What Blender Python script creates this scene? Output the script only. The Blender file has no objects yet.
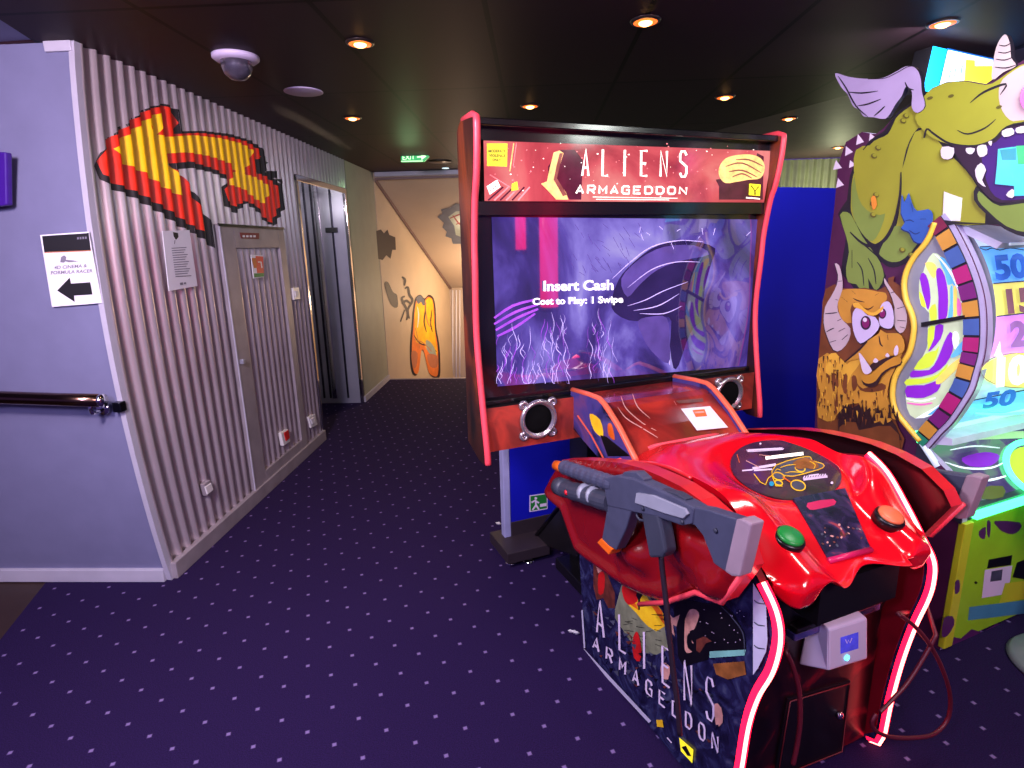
import bpy, bmesh, math, random
from mathutils import Vector, Matrix, geometry
random.seed(7)
PI = math.pi
SC = bpy.context.scene
COL = SC.collection

# ------------------------------------------------------------------ camera model (measured from the vanishing points)
F, CX, CY, H = 578.0, 512.0, 384.0, 1.62
def _cam(p): return Vector(((p[0]-CX)/F, -(p[1]-CY)/F, -1.0))
_dy = _cam((535, 244)).normalized()
_up = -_cam((572, 2775)).normalized()
_up = (_up - _dy*_up.dot(_dy)).normalized()
_dx = _dy.cross(_up)
RC = Matrix((_dx, _dy, _up))          # camera -> world
EYE = Vector((0, 0, H))
def ray(p): return RC @ _cam(p)
# the two arcade machines share one set of axes: u to the right along the screen, v out towards the player, z up
TH = math.radians(25.0)
WU = Vector((math.cos(TH), math.sin(TH), 0)); DV = Vector((math.sin(TH), -math.cos(TH), 0))
OG = Vector((-.15, 2.103, 0))
def L(u, v, z): return OG + WU*u + DV*v + Vector((0, 0, z))
def loc(P):
    d = Vector(P) - OG
    return (d.dot(WU), d.dot(DV), d.z)
def hit(p, q, n):
    d = ray(p); t = (q-EYE).dot(n)/d.dot(n); return EYE + d*t
def PU(u): return lambda p: hit(p, L(u, 0, 0), WU)
def PV(v): return lambda p: hit(p, L(0, v, 0), DV)
def PX(x): return lambda p: hit(p, Vector((x, 0, 0)), Vector((1, 0, 0)))
def PY(y): return lambda p: hit(p, Vector((0, y, 0)), Vector((0, 1, 0)))
def PZ(z): return lambda p: hit(p, Vector((0, 0, z)), Vector((0, 0, 1)))
def PP(q, n): return lambda p: hit(p, Vector(q), Vector(n))

# ------------------------------------------------------------------ materials
def lin(c):
    return tuple((x/255/12.92 if x/255 <= .04045 else ((x/255+.055)/1.055)**2.4) for x in c)
MATS = {}
def M(key, rgb, rough=.5, metal=0, em=0, coat=0, noise=.12, scale=9, emrgb=None, spec=.5, alpha=1, trans=0):
    m = bpy.data.materials.new(key); m.use_nodes = True
    nt = m.node_tree; b = nt.nodes['Principled BSDF']
    c = lin(rgb)
    b.inputs['Roughness'].default_value = rough; b.inputs['Metallic'].default_value = metal
    b.inputs['Coat Weight'].default_value = coat; b.inputs['Coat Roughness'].default_value = .08
    b.inputs['Specular IOR Level'].default_value = spec
    if trans: b.inputs['Transmission Weight'].default_value = trans
    if alpha < 1: b.inputs['Alpha'].default_value = alpha
    tc = nt.nodes.new('ShaderNodeTexCoord'); nz = nt.nodes.new('ShaderNodeTexNoise')
    nz.inputs['Scale'].default_value = scale; nz.inputs['Detail'].default_value = 4
    nt.links.new(tc.outputs['Object'], nz.inputs['Vector'])
    rp = nt.nodes.new('ShaderNodeValToRGB')
    rp.color_ramp.elements[0].color = tuple(x*(1-noise) for x in c)+(1,); rp.color_ramp.elements[1].color = tuple(min(1, x*(1+noise)) for x in c)+(1,)
    rp.color_ramp.elements[0].position = .3; rp.color_ramp.elements[1].position = .7
    nt.links.new(nz.outputs['Fac'], rp.inputs['Fac'])
    nt.links.new(rp.outputs['Color'], b.inputs['Base Color'])
    if em:
        if emrgb:
            b.inputs['Emission Color'].default_value = lin(emrgb)+(1,)
        else:
            nt.links.new(rp.outputs['Color'], b.inputs['Emission Color'])
        b.inputs['Emission Strength'].default_value = em
    MATS[key] = m
    return m
def clouds(key, stops, scale=4, detail=6, dist=1.5, em=0, rough=.5, coat=0, spec=.5, stretch=(1, 1, 1)):
    """procedural print: noise run through a colour ramp"""
    m = bpy.data.materials.new(key); m.use_nodes = True
    nt = m.node_tree; b = nt.nodes['Principled BSDF']
    b.inputs['Roughness'].default_value = rough; b.inputs['Coat Weight'].default_value = coat; b.inputs['Specular IOR Level'].default_value = spec
    tc = nt.nodes.new('ShaderNodeTexCoord'); mp = nt.nodes.new('ShaderNodeMapping'); mp.inputs['Scale'].default_value = stretch
    nz = nt.nodes.new('ShaderNodeTexNoise'); nz.inputs['Scale'].default_value = scale; nz.inputs['Detail'].default_value = detail; nz.inputs['Distortion'].default_value = dist
    rp = nt.nodes.new('ShaderNodeValToRGB'); cr = rp.color_ramp
    while len(cr.elements) < len(stops): cr.elements.new(.5)
    for e, (p, c) in zip(cr.elements, stops): e.position = p; e.color = lin(c)+(1,)
    nt.links.new(tc.outputs['Object'], mp.inputs['Vector']); nt.links.new(mp.outputs['Vector'], nz.inputs['Vector'])
    nt.links.new(nz.outputs['Fac'], rp.inputs['Fac']); nt.links.new(rp.outputs['Color'], b.inputs['Base Color'])
    if em:
        nt.links.new(rp.outputs['Color'], b.inputs['Emission Color']); b.inputs['Emission Strength'].default_value = em
        b.inputs['Base Color'].default_value = (.01, .01, .01, 1)
        nt.links.remove(b.inputs['Base Color'].links[0])
    MATS[key] = m
    return m

# ------------------------------------------------------------------ geometry toolkit
def cr(pts, n=5, closed=True):
    """Catmull-Rom through the points"""
    out = []; N = len(pts); V = [Vector(p) for p in pts]
    for i in range(N if closed else N-1):
        if closed: a, b, c, d = V[i-1], V[i], V[(i+1) % N], V[(i+2) % N]
        else: a, b, c, d = V[max(i-1, 0)], V[i], V[i+1], V[min(i+2, N-1)]
        for k in range(n):
            t = k/n
            out.append(.5*((2*b)+(c-a)*t+(2*a-5*b+4*c-d)*t*t+(3*b-a-3*c+d)*t**3))
    if not closed: out.append(V[-1])
    return out
def tess(pts2):
    return geometry.tessellate_polygon([[Vector((p[0], p[1], 0)) for p in pts2]])

class MB:
    def __init__(s): s.v = []; s.f = []; s.m = []; s.s = []
    def add(s, vs, fs, m, smooth=False):
        o = len(s.v); s.v += [Vector(v) for v in vs]
        for f in fs: s.f.append([i+o for i in f]); s.m.append(m); s.s.append(smooth)
        return s
    def box(s, c, size, m, axes=None):
        ax = axes or (Vector((1, 0, 0)), Vector((0, 1, 0)), Vector((0, 0, 1)))
        c = Vector(c); hx, hy, hz = (ax[i]*size[i]/2 for i in range(3))
        vs = [c+a*hx+b*hy+g*hz for a in (-1, 1) for b in (-1, 1) for g in (-1, 1)]
        return s.add(vs, [(0, 1, 3, 2), (4, 6, 7, 5), (0, 4, 5, 1), (2, 3, 7, 6), (0, 2, 6, 4), (1, 5, 7, 3)], m)
    def boxL(s, u0, u1, v0, v1, z0, z1, m):
        return s.box(L((u0+u1)/2, (v0+v1)/2, (z0+z1)/2), (abs(u1-u0), abs(v1-v0), abs(z1-z0)), m, (WU, DV, Vector((0, 0, 1))))
    def prism(s, pts, vec, m, m_side=None, smooth=False):
        """planar polygon (3-D points) swept along vec"""
        pts = [Vector(p) for p in pts]; vec = Vector(vec); n = len(pts)
        nrm = geometry.normal(pts) if n > 2 else vec
        ref = vec.normalized(); a = (pts[1]-pts[0]); a = (a-ref*a.dot(ref)).normalized(); b = ref.cross(a)
        tr = tess([((p-pts[0]).dot(a), (p-pts[0]).dot(b)) for p in pts])
        s.add(pts+[p+vec for p in pts], [tuple(t) for t in tr]+[tuple(i+n for i in reversed(t)) for t in tr], m)
        o = len(s.v)-2*n
        for i in range(n):
            j = (i+1) % n; s.f.append([o+i, o+j, o+n+j, o+n+i]); s.m.append(m_side or m); s.s.append(smooth)
        return s
    def tube(s, pts, r, m, n=8, closed=False, smooth=True):
        P = [Vector(p) for p in pts]; N = len(P); rr = r if isinstance(r, (list, tuple)) else [r]*N
        vs = []; prev = None
        for i in range(N):
            t = (P[(i+1) % N]-P[i-1]) if closed else (P[min(i+1, N-1)]-P[max(i-1, 0)])
            t = t.normalized() if t.length > 1e-9 else Vector((0, 0, 1))
            if prev is None:
                prev = t.orthogonal().normalized()
            prev = (prev-t*prev.dot(t)).normalized(); q = t.cross(prev)
            for k in range(n):
                a = 2*PI*k/n; vs.append(P[i]+(prev*math.cos(a)+q*math.sin(a))*rr[i])
        fs = []
        for i in range(N if closed else N-1):
            j = (i+1) % N
            for k in range(n): fs.append((i*n+k, i*n+(k+1) % n, j*n+(k+1) % n, j*n+k))
        if not closed: fs += [tuple(reversed(range(n))), tuple(range((N-1)*n, N*n))]
        return s.add(vs, fs, m, smooth)
    def lathe(s, prof, o, axis, m, n=24, smooth=True):
        """prof: (radius, height) pairs along axis from o"""
        o = Vector(o); ax = Vector(axis).normalized(); a = ax.orthogonal().normalized(); b = ax.cross(a); vs = []
        for r, h in prof:
            for k in range(n):
                t = 2*PI*k/n; vs.append(o+ax*h+(a*math.cos(t)+b*math.sin(t))*max(r, 1e-4))
        fs = []
        for i in range(len(prof)-1):
            for k in range(n): fs.append((i*n+k, i*n+(k+1) % n, (i+1)*n+(k+1) % n, (i+1)*n+k))
        fs += [tuple(reversed(range(n))), tuple(range((len(prof)-1)*n, len(prof)*n))]
        return s.add(vs, fs, m, smooth)
    def grid(s, rows, m, smooth=True):
        n = len(rows[0]); vs = [p for r in rows for p in r]
        return s.add(vs, [(i*n+k, i*n+k+1, (i+1)*n+k+1, (i+1)*n+k) for i in range(len(rows)-1) for k in range(n-1)], m, smooth)
    def build(s, name, parent=None, at=None, rz=0, bevel=0, recalc=True, label=None, thick=0, subdiv=0):
        if parent is not None: mw = parent['_mw'] if False else XF[parent.name]
        else: mw = Matrix.Translation(Vector(at if at is not None else (0, 0, 0))) @ Matrix.Rotation(rz, 4, 'Z')
        inv = mw.inverted()
        me = bpy.data.meshes.new(name)
        me.from_pydata([inv @ v for v in s.v], [], s.f)
        keys = []
        for k in s.m:
            if k not in keys: keys.append(k)
        for k in keys: me.materials.append(MATS[k])
        for p, k, sm in zip(me.polygons, s.m, s.s): p.material_index = keys.index(k); p.use_smooth = sm
        if recalc:
            bm = bmesh.new(); bm.from_mesh(me); bmesh.ops.recalc_face_normals(bm, faces=bm.faces); bm.to_mesh(me); bm.free()
        o = bpy.data.objects.new(name, me); COL.objects.link(o)
        if parent is not None:
            o.parent = parent; XF[o.name] = mw
        else:
            o.matrix_world = mw; XF[o.name] = mw
        if bevel:
            b = o.modifiers.new('bevel', 'BEVEL'); b.width = bevel; b.segments = 2; b.limit_method = 'ANGLE'; b.angle_limit = math.radians(40)
        if label: o['label'] = label
        return o
XF = {}
EPS = .00022
class Art(MB):
    """a print: flat shapes outlined on the photograph and laid on the surface they are printed on"""
    def __init__(s, proj, base=1):
        super().__init__(); s.proj = proj; s.k = base
    def P(s, p):
        q = s.proj(p); return q+(EYE-q).normalized()*EPS*s.k
    def poly(s, px, m, sm=0, xf=None):
        if xf: px = [xf(p) for p in px]
        if sm: px = cr([Vector((p[0], p[1])) for p in px], sm)
        s.add([s.P(p) for p in px], [tuple(t) for t in tess(px)], m); s.k += 1; return s
    def stroke(s, px, w, m, sm=4, taper=0, closed=False, xf=None):
        if xf: px = [xf(p) for p in px]
        pts = [Vector((p[0], p[1])) for p in px]
        if sm and len(pts) > 2: pts = cr(pts, sm, closed)
        n = len(pts); a = []; b = []
        for i, p in enumerate(pts):
            t = (pts[(i+1) % n]-pts[i-1]) if closed else pts[min(i+1, n-1)]-pts[max(i-1, 0)]
            if t.length < 1e-6: t = Vector((1, 0))
            t.normalize(); nr = Vector((-t.y, t.x))
            f = 1-taper*abs(2*i/(n-1)-1)**2 if n > 1 else 1
            a.append(p+nr*w/2*f); b.append(p-nr*w/2*f)
        vs = [s.P(q) for q in a]+[s.P(q) for q in b]
        fs = [(i, i+1, n+i+1, n+i) for i in range(n-1)]+([(n-1, 0, n, 2*n-1)] if closed else [])
        s.add(vs, fs, m); s.k += 1; return s
    def disc(s, c, rx, ry, m, rot=0, n=24):
        cs, sn = math.cos(rot), math.sin(rot)
        return s.poly([(c[0]+rx*math.cos(2*PI*i/n)*cs-ry*math.sin(2*PI*i/n)*sn, c[1]+rx*math.cos(2*PI*i/n)*sn+ry*math.sin(2*PI*i/n)*cs) for i in range(n)], m)
    def text(s, st, p0, p1, up, m, bold=0):
        """word set from p0 to p1 along its baseline, up = cap height vector in pixels"""
        cu = bpy.data.curves.new('t', 'FONT'); cu.body = st; cu.size = 1; cu.offset = bold; cu.resolution_u = 3
        o = bpy.data.objects.new('t', cu); COL.objects.link(o)
        dg = bpy.context.evaluated_depsgraph_get(); me = bpy.data.meshes.new_from_object(o.evaluated_get(dg))
        xs = [v.co.x for v in me.vertices]; x0, x1 = min(xs), max(xs)
        p0, p1, up = Vector(p0), Vector(p1), Vector(up)
        s.add([s.P(p0+(p1-p0)*((v.co.x-x0)/(x1-x0))+up*(v.co.y/.69)) for v in me.vertices], [tuple(f.vertices) for f in me.polygons], m); s.k += 1
        bpy.data.objects.remove(o); bpy.data.curves.remove(cu); bpy.data.meshes.remove(me)
        return s
    def letters(s, word, q, w, m, gap=.35, h=1):
        """tall condensed capitals drawn as strokes inside the pixel quad q (TL, TR, BR, BL)"""
        n = len(word); tl, tr, br, bl = (Vector(x) for x in q)
        for i, ch in enumerate(word):
            a0 = i/(n-1+1/(1+0))*1.0 if False else i/n; a1 = (i+1-gap)/n
            a0 *= n/(n-gap); a1 *= n/(n-gap)
            for st in GLYPH[ch]:
                pts = []
                for x, y in st:
                    a = a0+(a1-a0)*x; t = tl.lerp(tr, a); b = bl.lerp(br, a); pts.append(b.lerp(t, y))
                s.k -= 1; s.stroke(pts, w, m, sm=0)
            s.k += 1
        return s
GLYPH = {'A': [[(0, 0), (.5, 1), (1, 0)], [(.2, .3), (.8, .3)]], 'L': [[(0.1, 1), (.1, 0), (1, 0.02)]], 'I': [[(.5, 1), (.5, 0)]],
 'E': [[(1, .98), (0, .98), (0, .02), (1, .02)], [(0, .5), (.8, .5)]], 'N': [[(0, 0), (0, 1), (1, 0), (1, 1)]],
 'S': [[(1, .85), (.75, 1), (.2, 1), (0, .85), (0, .62), (1, .4), (1, .15), (.75, 0), (.2, 0), (0, .15)]],
 'R': [[(0, 0), (0, 1), (.8, 1), (1, .8), (1, .6), (.8, .45), (0, .45)], [(.5, .45), (1, 0)]], 'M': [[(0, 0), (0, 1), (.5, .35), (1, 1), (1, 0)]],
 'G': [[(1, .8), (.8, 1), (.2, 1), (0, .8), (0, .2), (.2, 0), (1, 0), (1, .48), (.55, .48)]], 'D': [[(0, 0), (0, 1), (.7, 1), (1, .75), (1, .25), (.7, 0), (0, 0)]],
 'O': [[(.2, 0), (0, .2), (0, .8), (.2, 1), (.8, 1), (1, .8), (1, .2), (.8, 0), (.2, 0)]]}

def thing(name, label, cat, at, rz=0, group=None):
    o = bpy.data.objects.new(name, None); COL.objects.link(o); o.empty_display_size = .1
    o.location = at; o.rotation_euler = (0, 0, rz); o['label'] = label; o['category'] = cat
    if group: o['group'] = group
    XF[o.name] = Matrix.Translation(Vector(at)) @ Matrix.Rotation(rz, 4, 'Z')
    return o
def tag(o, label, cat, group=None):
    o['label'] = label; o['category'] = cat
    if group: o['group'] = group
    return o
def struct(o): o['kind'] = 'structure'; return o
def crop(x0, y0, sc):                     # reads points measured on an enlarged crop
    return lambda p: (x0+p[0]/sc, y0+p[1]/sc)
def sil(x, a, b):                         # smoothstep
    t = max(0, min(1, (x-a)/(b-a))); return t*t*(3-2*t)
def smooth_tab(tab, n=8):
    return [(p.x, p.y) for p in cr([Vector(t) for t in tab], n, False)]
def interp(tab, x):
    if x <= tab[0][0]: return tab[0][1]
    for (a, p), (b, q) in zip(tab, tab[1:]):
        if x <= b: return p+(q-p)*(x-a)/(b-a)
    return tab[-1][1]
# ================================================================== THE ROOM
M('wall_paint', (112, 112, 144), .6, noise=.05); M('white_trim', (176, 172, 186), .5, noise=.05)
M('corrugated', (192, 178, 182), .3, metal=.55, noise=.08, scale=4); M('grey_frame', (150, 140, 146), .5, metal=.2)
M('arrow_yellow', (255, 200, 10), .4, noise=.05); M('arrow_red', (222, 40, 12), .4, noise=.08); M('arrow_black', (18, 10, 14), .45)
M('steel', (176, 176, 190), .36, metal=.6, noise=.1, scale=3); M('steel_dark', (60, 60, 70), .3, metal=1); M('chrome', (220, 220, 225), .08, metal=1, noise=.02)
M('plain_wall', (150, 152, 138), .6, noise=.06, scale=5); M('cream_wall', (196, 176, 150), .6, noise=.06, scale=3); M('cream_soffit', (176, 158, 140), .6, noise=.05, scale=2)
M('black', (12, 12, 15), .4); M('gloss_black', (8, 8, 11), .2, coat=.2, noise=.02); M('brown_step', (48, 30, 22), .5)
M('ceil_trim', (120, 96, 92), .6); M('light_ceiling', (104, 80, 84), .55, noise=.08)
M('paper', (225, 222, 228), .6, noise=.03); M('ink', (20, 18, 24), .6); M('ink_grey', (120, 116, 130), .6); M('ink_orange', (190, 110, 50), .6)
M('red_plastic', (200, 30, 28), .35); M('white_plastic', (225, 222, 220), .4, noise=.03); M('green_print', (30, 120, 50), .5)
M('purple_board', (60, 20, 130), .4); M('brass_rail', (120, 92, 78), .2, metal=1)
M('graffiti_plum', (34, 18, 30), .6); M('graffiti_yellow', (236, 176, 20), .6, noise=.2, scale=8); M('graffiti_orange', (225, 120, 50), .6, noise=.15); M('graffiti_blue', (86, 92, 110), .6); M('graffiti_pale', (150, 160, 150), .6); M('graffiti_red', (120, 34, 40), .6); M('graffiti_tan', (180, 110, 80), .6)

def carpet_mat():
    m = bpy.data.materials.new('carpet'); m.use_nodes = True; nt = m.node_tree; N = nt.nodes.new; lk = nt.links.new
    b = nt.nodes['Principled BSDF']; b.inputs['Roughness'].default_value = .95; b.inputs['Specular IOR Level'].default_value = .15
    tc = N('ShaderNodeTexCoord'); mp = N('ShaderNodeMapping'); mp.inputs['Rotation'].default_value = (0, 0, math.radians(24)); s = 1/.122
    mp.inputs['Scale'].default_value = (s, s, s); lk(tc.outputs['Object'], mp.inputs['Vector'])
    fr = N('ShaderNodeVectorMath'); fr.operation = 'FRACTION'; lk(mp.outputs['Vector'], fr.inputs[0])
    sb = N('ShaderNodeVectorMath'); sb.operation = 'SUBTRACT'; sb.inputs[1].default_value = (.5, .5, 0); lk(fr.outputs['Vector'], sb.inputs[0])
    ab = N('ShaderNodeVectorMath'); ab.operation = 'ABSOLUTE'; lk(sb.outputs['Vector'], ab.inputs[0])
    sx = N('ShaderNodeSeparateXYZ'); lk(ab.outputs['Vector'], sx.inputs[0])
    mx = N('ShaderNodeMath'); mx.operation = 'ADD'; lk(sx.outputs['X'], mx.inputs[0]); lk(sx.outputs['Y'], mx.inputs[1])
    lt = N('ShaderNodeMapRange'); lt.inputs['From Min'].default_value = .10; lt.inputs['From Max'].default_value = .05; lk(mx.outputs[0], lt.inputs['Value'])
    nz = N('ShaderNodeTexNoise'); nz.inputs['Scale'].default_value = 260; nz.inputs['Detail'].default_value = 2; lk(tc.outputs['Object'], nz.inputs['Vector'])
    n2 = N('ShaderNodeTexNoise'); n2.inputs['Scale'].default_value = 1.3; lk(tc.outputs['Object'], n2.inputs['Vector'])
    r1 = N('ShaderNodeValToRGB'); r1.color_ramp.elements[0].color = lin((24, 12, 46))+(1,); r1.color_ramp.elements[1].color = lin((38, 21, 68))+(1,)
    r1.color_ramp.elements[0].position = .35; r1.color_ramp.elements[1].position = .65; lk(nz.outputs['Fac'], r1.inputs['Fac'])
    mk = N('ShaderNodeMix'); mk.data_type = 'RGBA'; lk(lt.outputs['Result'], mk.inputs['Factor']); lk(r1.outputs['Color'], mk.inputs[6]); mk.inputs[7].default_value = lin((120, 100, 150))+(1,)
    lk(mk.outputs[2], b.inputs['Base Color'])
    bp = N('ShaderNodeBump'); bp.inputs['Strength'].default_value = .35; bp.inputs['Distance'].default_value = .004; lk(nz.outputs['Fac'], bp.inputs['Height']); lk(bp.outputs['Normal'], b.inputs['Normal'])
    MATS['carpet'] = m
carpet_mat()
def ceiling_mat():
    m = bpy.data.materials.new('ceiling_panels'); m.use_nodes = True; nt = m.node_tree; N = nt.nodes.new; lk = nt.links.new
    b = nt.nodes['Principled BSDF']; b.inputs['Roughness'].default_value = .5; b.inputs['Specular IOR Level'].default_value = .06
    tc = N('ShaderNodeTexCoord'); mp = N('ShaderNodeMapping'); mp.inputs['Rotation'].default_value = (0, 0, 0); mp.inputs['Location'].default_value = (.17, .2, 0)
    lk(tc.outputs['Object'], mp.inputs['Vector'])
    br = N('ShaderNodeTexBrick'); br.inputs['Scale'].default_value = 1; br.inputs['Brick Width'].default_value = .62; br.inputs['Row Height'].default_value = 1.24; br.offset = 0
    br.inputs['Mortar Size'].default_value = .011; br.inputs['Color1'].default_value = lin((42, 27, 34))+(1,); br.inputs['Color2'].default_value = lin((48, 31, 37))+(1,); br.inputs['Mortar'].default_value = lin((8, 5, 7))+(1,)
    lk(mp.outputs['Vector'], br.inputs['Vector']); lk(br.outputs['Color'], b.inputs['Base Color'])
    MATS['ceiling_panels'] = m
ceiling_mat()

CEIL = 2.476; WX = -1.886; WY = 2.572
# floor: carpet, the wooden landing by the handrail
pts = [(-6, 2.53), (-2.52, 2.53), (-2.354, 2.097), (-1.95, 1.1), (-1.5, 0), (-.9, -1.5), (-.9, -3), (-6, -3)]
b = MB(); b.prism([(x, y, 0) for x, y in [(-2.4, 7.06), (5.2, 7.06), (5.2, -3), (-.9, -3), (-.9, -1.5), (-1.5, 0), (-1.95, 1.1), (-2.354, 2.097), (-2.52, 2.53), (-2.6, 2.7), (-2.6, 7.06)]], (0, 0, -.06), 'carpet')
struct(b.build('floor'))
b = MB(); b.prism([(x, y, -.004) for x, y in pts[:1]+[(-6, 2.7), (-2.6, 2.7)]+pts[1:]], (0, 0, -.06), 'brown_step'); struct(b.build('floor_landing'))
# ceiling: dark panels, a paler part on the right of a slanting joint and one over the landing
b = MB(); b.prism([(x, y, CEIL) for x, y in [(-2.04, 2.56), (-1.97, 2.33), (-1.2, -.5), (-1.2, -3), (3.6, -3), (3.6, .4), (.59, 7.06), (-2.6, 7.06), (-2.6, 2.6)]], (0, 0, .08), 'ceiling_panels')
struct(b.build('ceiling'))
b = MB(); b.prism([(x, y, CEIL+.012) for x, y in [(3.6, .4), (5.2, .4), (5.2, 7.1), (.59, 7.1)]], (0, 0, .08), 'light_ceiling'); struct(b.build('ceiling_bulkhead'))
b = MB(); b.prism([(x, y, CEIL+.01) for x, y in [(-6, 2.8), (-2.04, 2.6), (-2.04, 2.56), (-1.97, 2.33), (-1.2, -.5), (-1.2, -3), (-6, -3)]], (0, 0, .08), 'wall_paint'); struct(b.build('ceiling_landing'))

# the near corner bellies out a little half way up
def bow(z): return .112*max(0, math.sin(PI*min(1, max(0, z/CEIL))))**.85
LAM, AMP = .0805, .017
def corr(y):
    c = math.cos(2*PI*(y-2.60)/LAM); return AMP*(1-2*(.5-.5*c)**.8)
def fall(y): return max(0, 1-(y-WY)/.95)**1.5 if y > WY else 1.0
def wallpt(y, z, lift=0): return Vector((WX+corr(y)+lift, y-bow(z)*fall(y), z))

def corrugated(y0, y1, z0, z1, holes, name):
    b = MB(); n = int((y1-y0)/LAM*8); zs = sorted(set([z0, z1]+[z for h in holes for z in h[2:]]+[z0+(z1-z0)*i/14 for i in range(15)]))
    ys = sorted(set([y0+(y1-y0)*i/n for i in range(n+1)]+[y for h in holes for y in h[:2]]))
    idx = {}
    def vi(y, z):
        k = (round(y, 5), round(z, 5))
        if k not in idx: idx[k] = len(b.v); b.v.append(wallpt(y, z))
        return idx[k]
    for a, c in zip(ys, ys[1:]):
        for d, e in zip(zs, zs[1:]):
            my, mz = (a+c)/2, (d+e)/2
            if any(h[0] < my < h[1] and h[2] < mz < h[3] for h in holes): continue
            b.f.append([vi(a, d), vi(c, d), vi(c, e), vi(a, e)]); b.m.append('corrugated'); b.s.append(True)
    return struct(b.build(name, recalc=False))
ELV = (4.74, 5.95, 0, 2.17)
corrugated(WY+.012, 6.02, .0, CEIL, [ELV], 'wall_left')
b = MB(); b.box((WX-.02, 6.54, CEIL/2), (.06, 1.04, CEIL), 'plain_wall'); struct(b.build('wall_left_corridor', bevel=.003))
b = MB(); b.box((WX-.08, 3.7, CEIL/2), (.02, 1.9, CEIL), 'black'); struct(b.build('wall_left_backing'))
# near wall with the sign and the handrail
b = MB(); zs = [CEIL*i/24 for i in range(25)]
b.grid([[Vector((x, WY-bow(z), z)) for x in (-6, -3, WX+.004)] for z in zs], 'wall_paint'); struct(b.build('wall_near', recalc=False))
b = MB()
rows = []
for z in zs: rows.append([Vector((WX+.012, WY-bow(z)+.03, z)), Vector((WX+.012, WY-bow(z)-.012, z)), Vector((WX-.014, WY-bow(z)-.010, z)), Vector((WX-.017, WY-bow(z)+.01, z))])
b.grid(rows, 'white_trim', False); struct(b.build('trim_1', recalc=False))
b = MB(); b.box((-3.95, WY-.018, .035), (4.1, .03, .07), 'white_trim'); struct(b.build('baseboard_near', bevel=.004))
b = MB(); b.box((-1.942, WY-.012, CEIL-.02), (.115, .022, .04), 'white_trim'); struct(b.build('trim_2', bevel=.003))
b = MB(); b.box((WX+.02, (WY+4.74)/2, .045), (.035, 4.74-WY, .09), 'grey_frame'); struct(b.build('baseboard_left', bevel=.004))
b = MB(); b.prism([(WX+.03, 5.98, 0), (WX+.03, 7.06, 0), (WX, 7.06, 0), (WX, 6.0, 0), (-2.33, 6.0, 0), (-2.33, 5.97, 0)], (0, 0, .06), 'white_trim'); struct(b.build('baseboard_corridor'))

# painted arrow, following the corrugation
def corr_decal(b, px, m, lift):
    pl = PX(WX); q = [pl(p) for p in px]; yz = [(v.y, v.z) for v in q]
    bm = bmesh.new(); vs = [bm.verts.new((0, y, z)) for y, z in yz]
    for t in tess(yz):
        try: bm.faces.new([vs[i] for i in t])
        except ValueError: pass
    y0, y1 = min(y for y, z in yz), max(y for y, z in yz); st = LAM/8; k = math.ceil(y0/st)
    while k*st < y1:
        bmesh.ops.bisect_plane(bm, geom=bm.verts[:]+bm.edges[:]+bm.faces[:], plane_co=(0, k*st, 0), plane_no=(0, 1, 0)); k += 1
    bm.verts.ensure_lookup_table(); bm.verts.index_update()
    def pos(c):
        y = c.y+bow(c.z)*fall(c.y)*.9
        return Vector((WX+corr(y)+lift, c.y, c.z))
    b.add([pos(v.co) for v in bm.verts], [[v.index for v in f.verts] for f in bm.faces], m, True); bm.free()
c1 = crop(0, 20, 3.0118)
red = [(297, 425), (306, 395), (335, 350), (362, 335), (400, 300), (440, 272), (490, 257), (520, 275), (532, 310), (524, 343), (600, 340), (680, 350), (740, 366), (775, 390), (790, 418), (775, 462), (800, 472), (830, 500), (838, 560), (815, 612), (790, 592), (770, 558), (735, 545), (705, 562), (682, 545), (675, 510), (684, 472), (640, 447), (570, 426), (512, 432), (520, 448), (550, 470), (575, 520), (600, 565), (616, 640), (560, 610), (500, 568), (420, 522), (345, 492), (308, 465)]
yel = [(340, 388), (372, 352), (410, 322), (450, 292), (482, 278), (490, 300), (474, 345), (500, 352), (580, 347), (660, 356), (725, 372), (757, 392), (752, 425), (728, 462), (770, 475), (802, 497), (806, 525), (790, 552), (765, 538), (730, 508), (692, 497), (690, 480), (708, 455), (690, 432), (630, 410), (560, 398), (503, 402), (506, 428), (528, 460), (548, 492), (542, 530), (490, 502), (430, 458), (368, 430)]
blk = [(x+12, y+24) for x, y in red[22:]]+[(294, 440), (296, 470), (330, 500)]
b = MB()
corr_decal(b, [c1(p) for p in [(294, 440), (300, 400), (340, 340), (400, 295), (440, 265), (492, 252), (530, 270), (546, 300), (540, 335), (610, 334), (690, 343), (750, 362), (785, 385), (800, 420), (788, 455), (812, 468), (845, 495), (852, 570), (825, 620), (800, 612), (775, 578), (740, 552), (706, 582), (678, 560), (668, 510), (680, 482), (640, 460), (575, 446), (530, 450), (545, 475), (585, 520), (608, 570), (640, 625), (642, 690), (610, 660), (540, 622), (480, 580), (400, 535), (330, 505), (305, 480)]], 'arrow_black', .0012)
corr_decal(b, [c1(p) for p in red], 'arrow_red', .0022)
corr_decal(b, [c1(p) for p in yel], 'arrow_yellow', .0032)
for bl in ([(770, 420), (790, 410), (805, 430), (790, 465), (768, 462)], [(800, 455), (825, 455), (832, 475), (812, 478)], [(835, 478), (848, 482), (842, 494)]): corr_decal(b, [c1(p) for p in bl], 'arrow_black', .0042)
tag(b.build('painted_arrow', at=(WX, 3.4, 1.95), recalc=False), 'big curved yellow and red arrow painted on the corrugated wall', 'mural')

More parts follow.
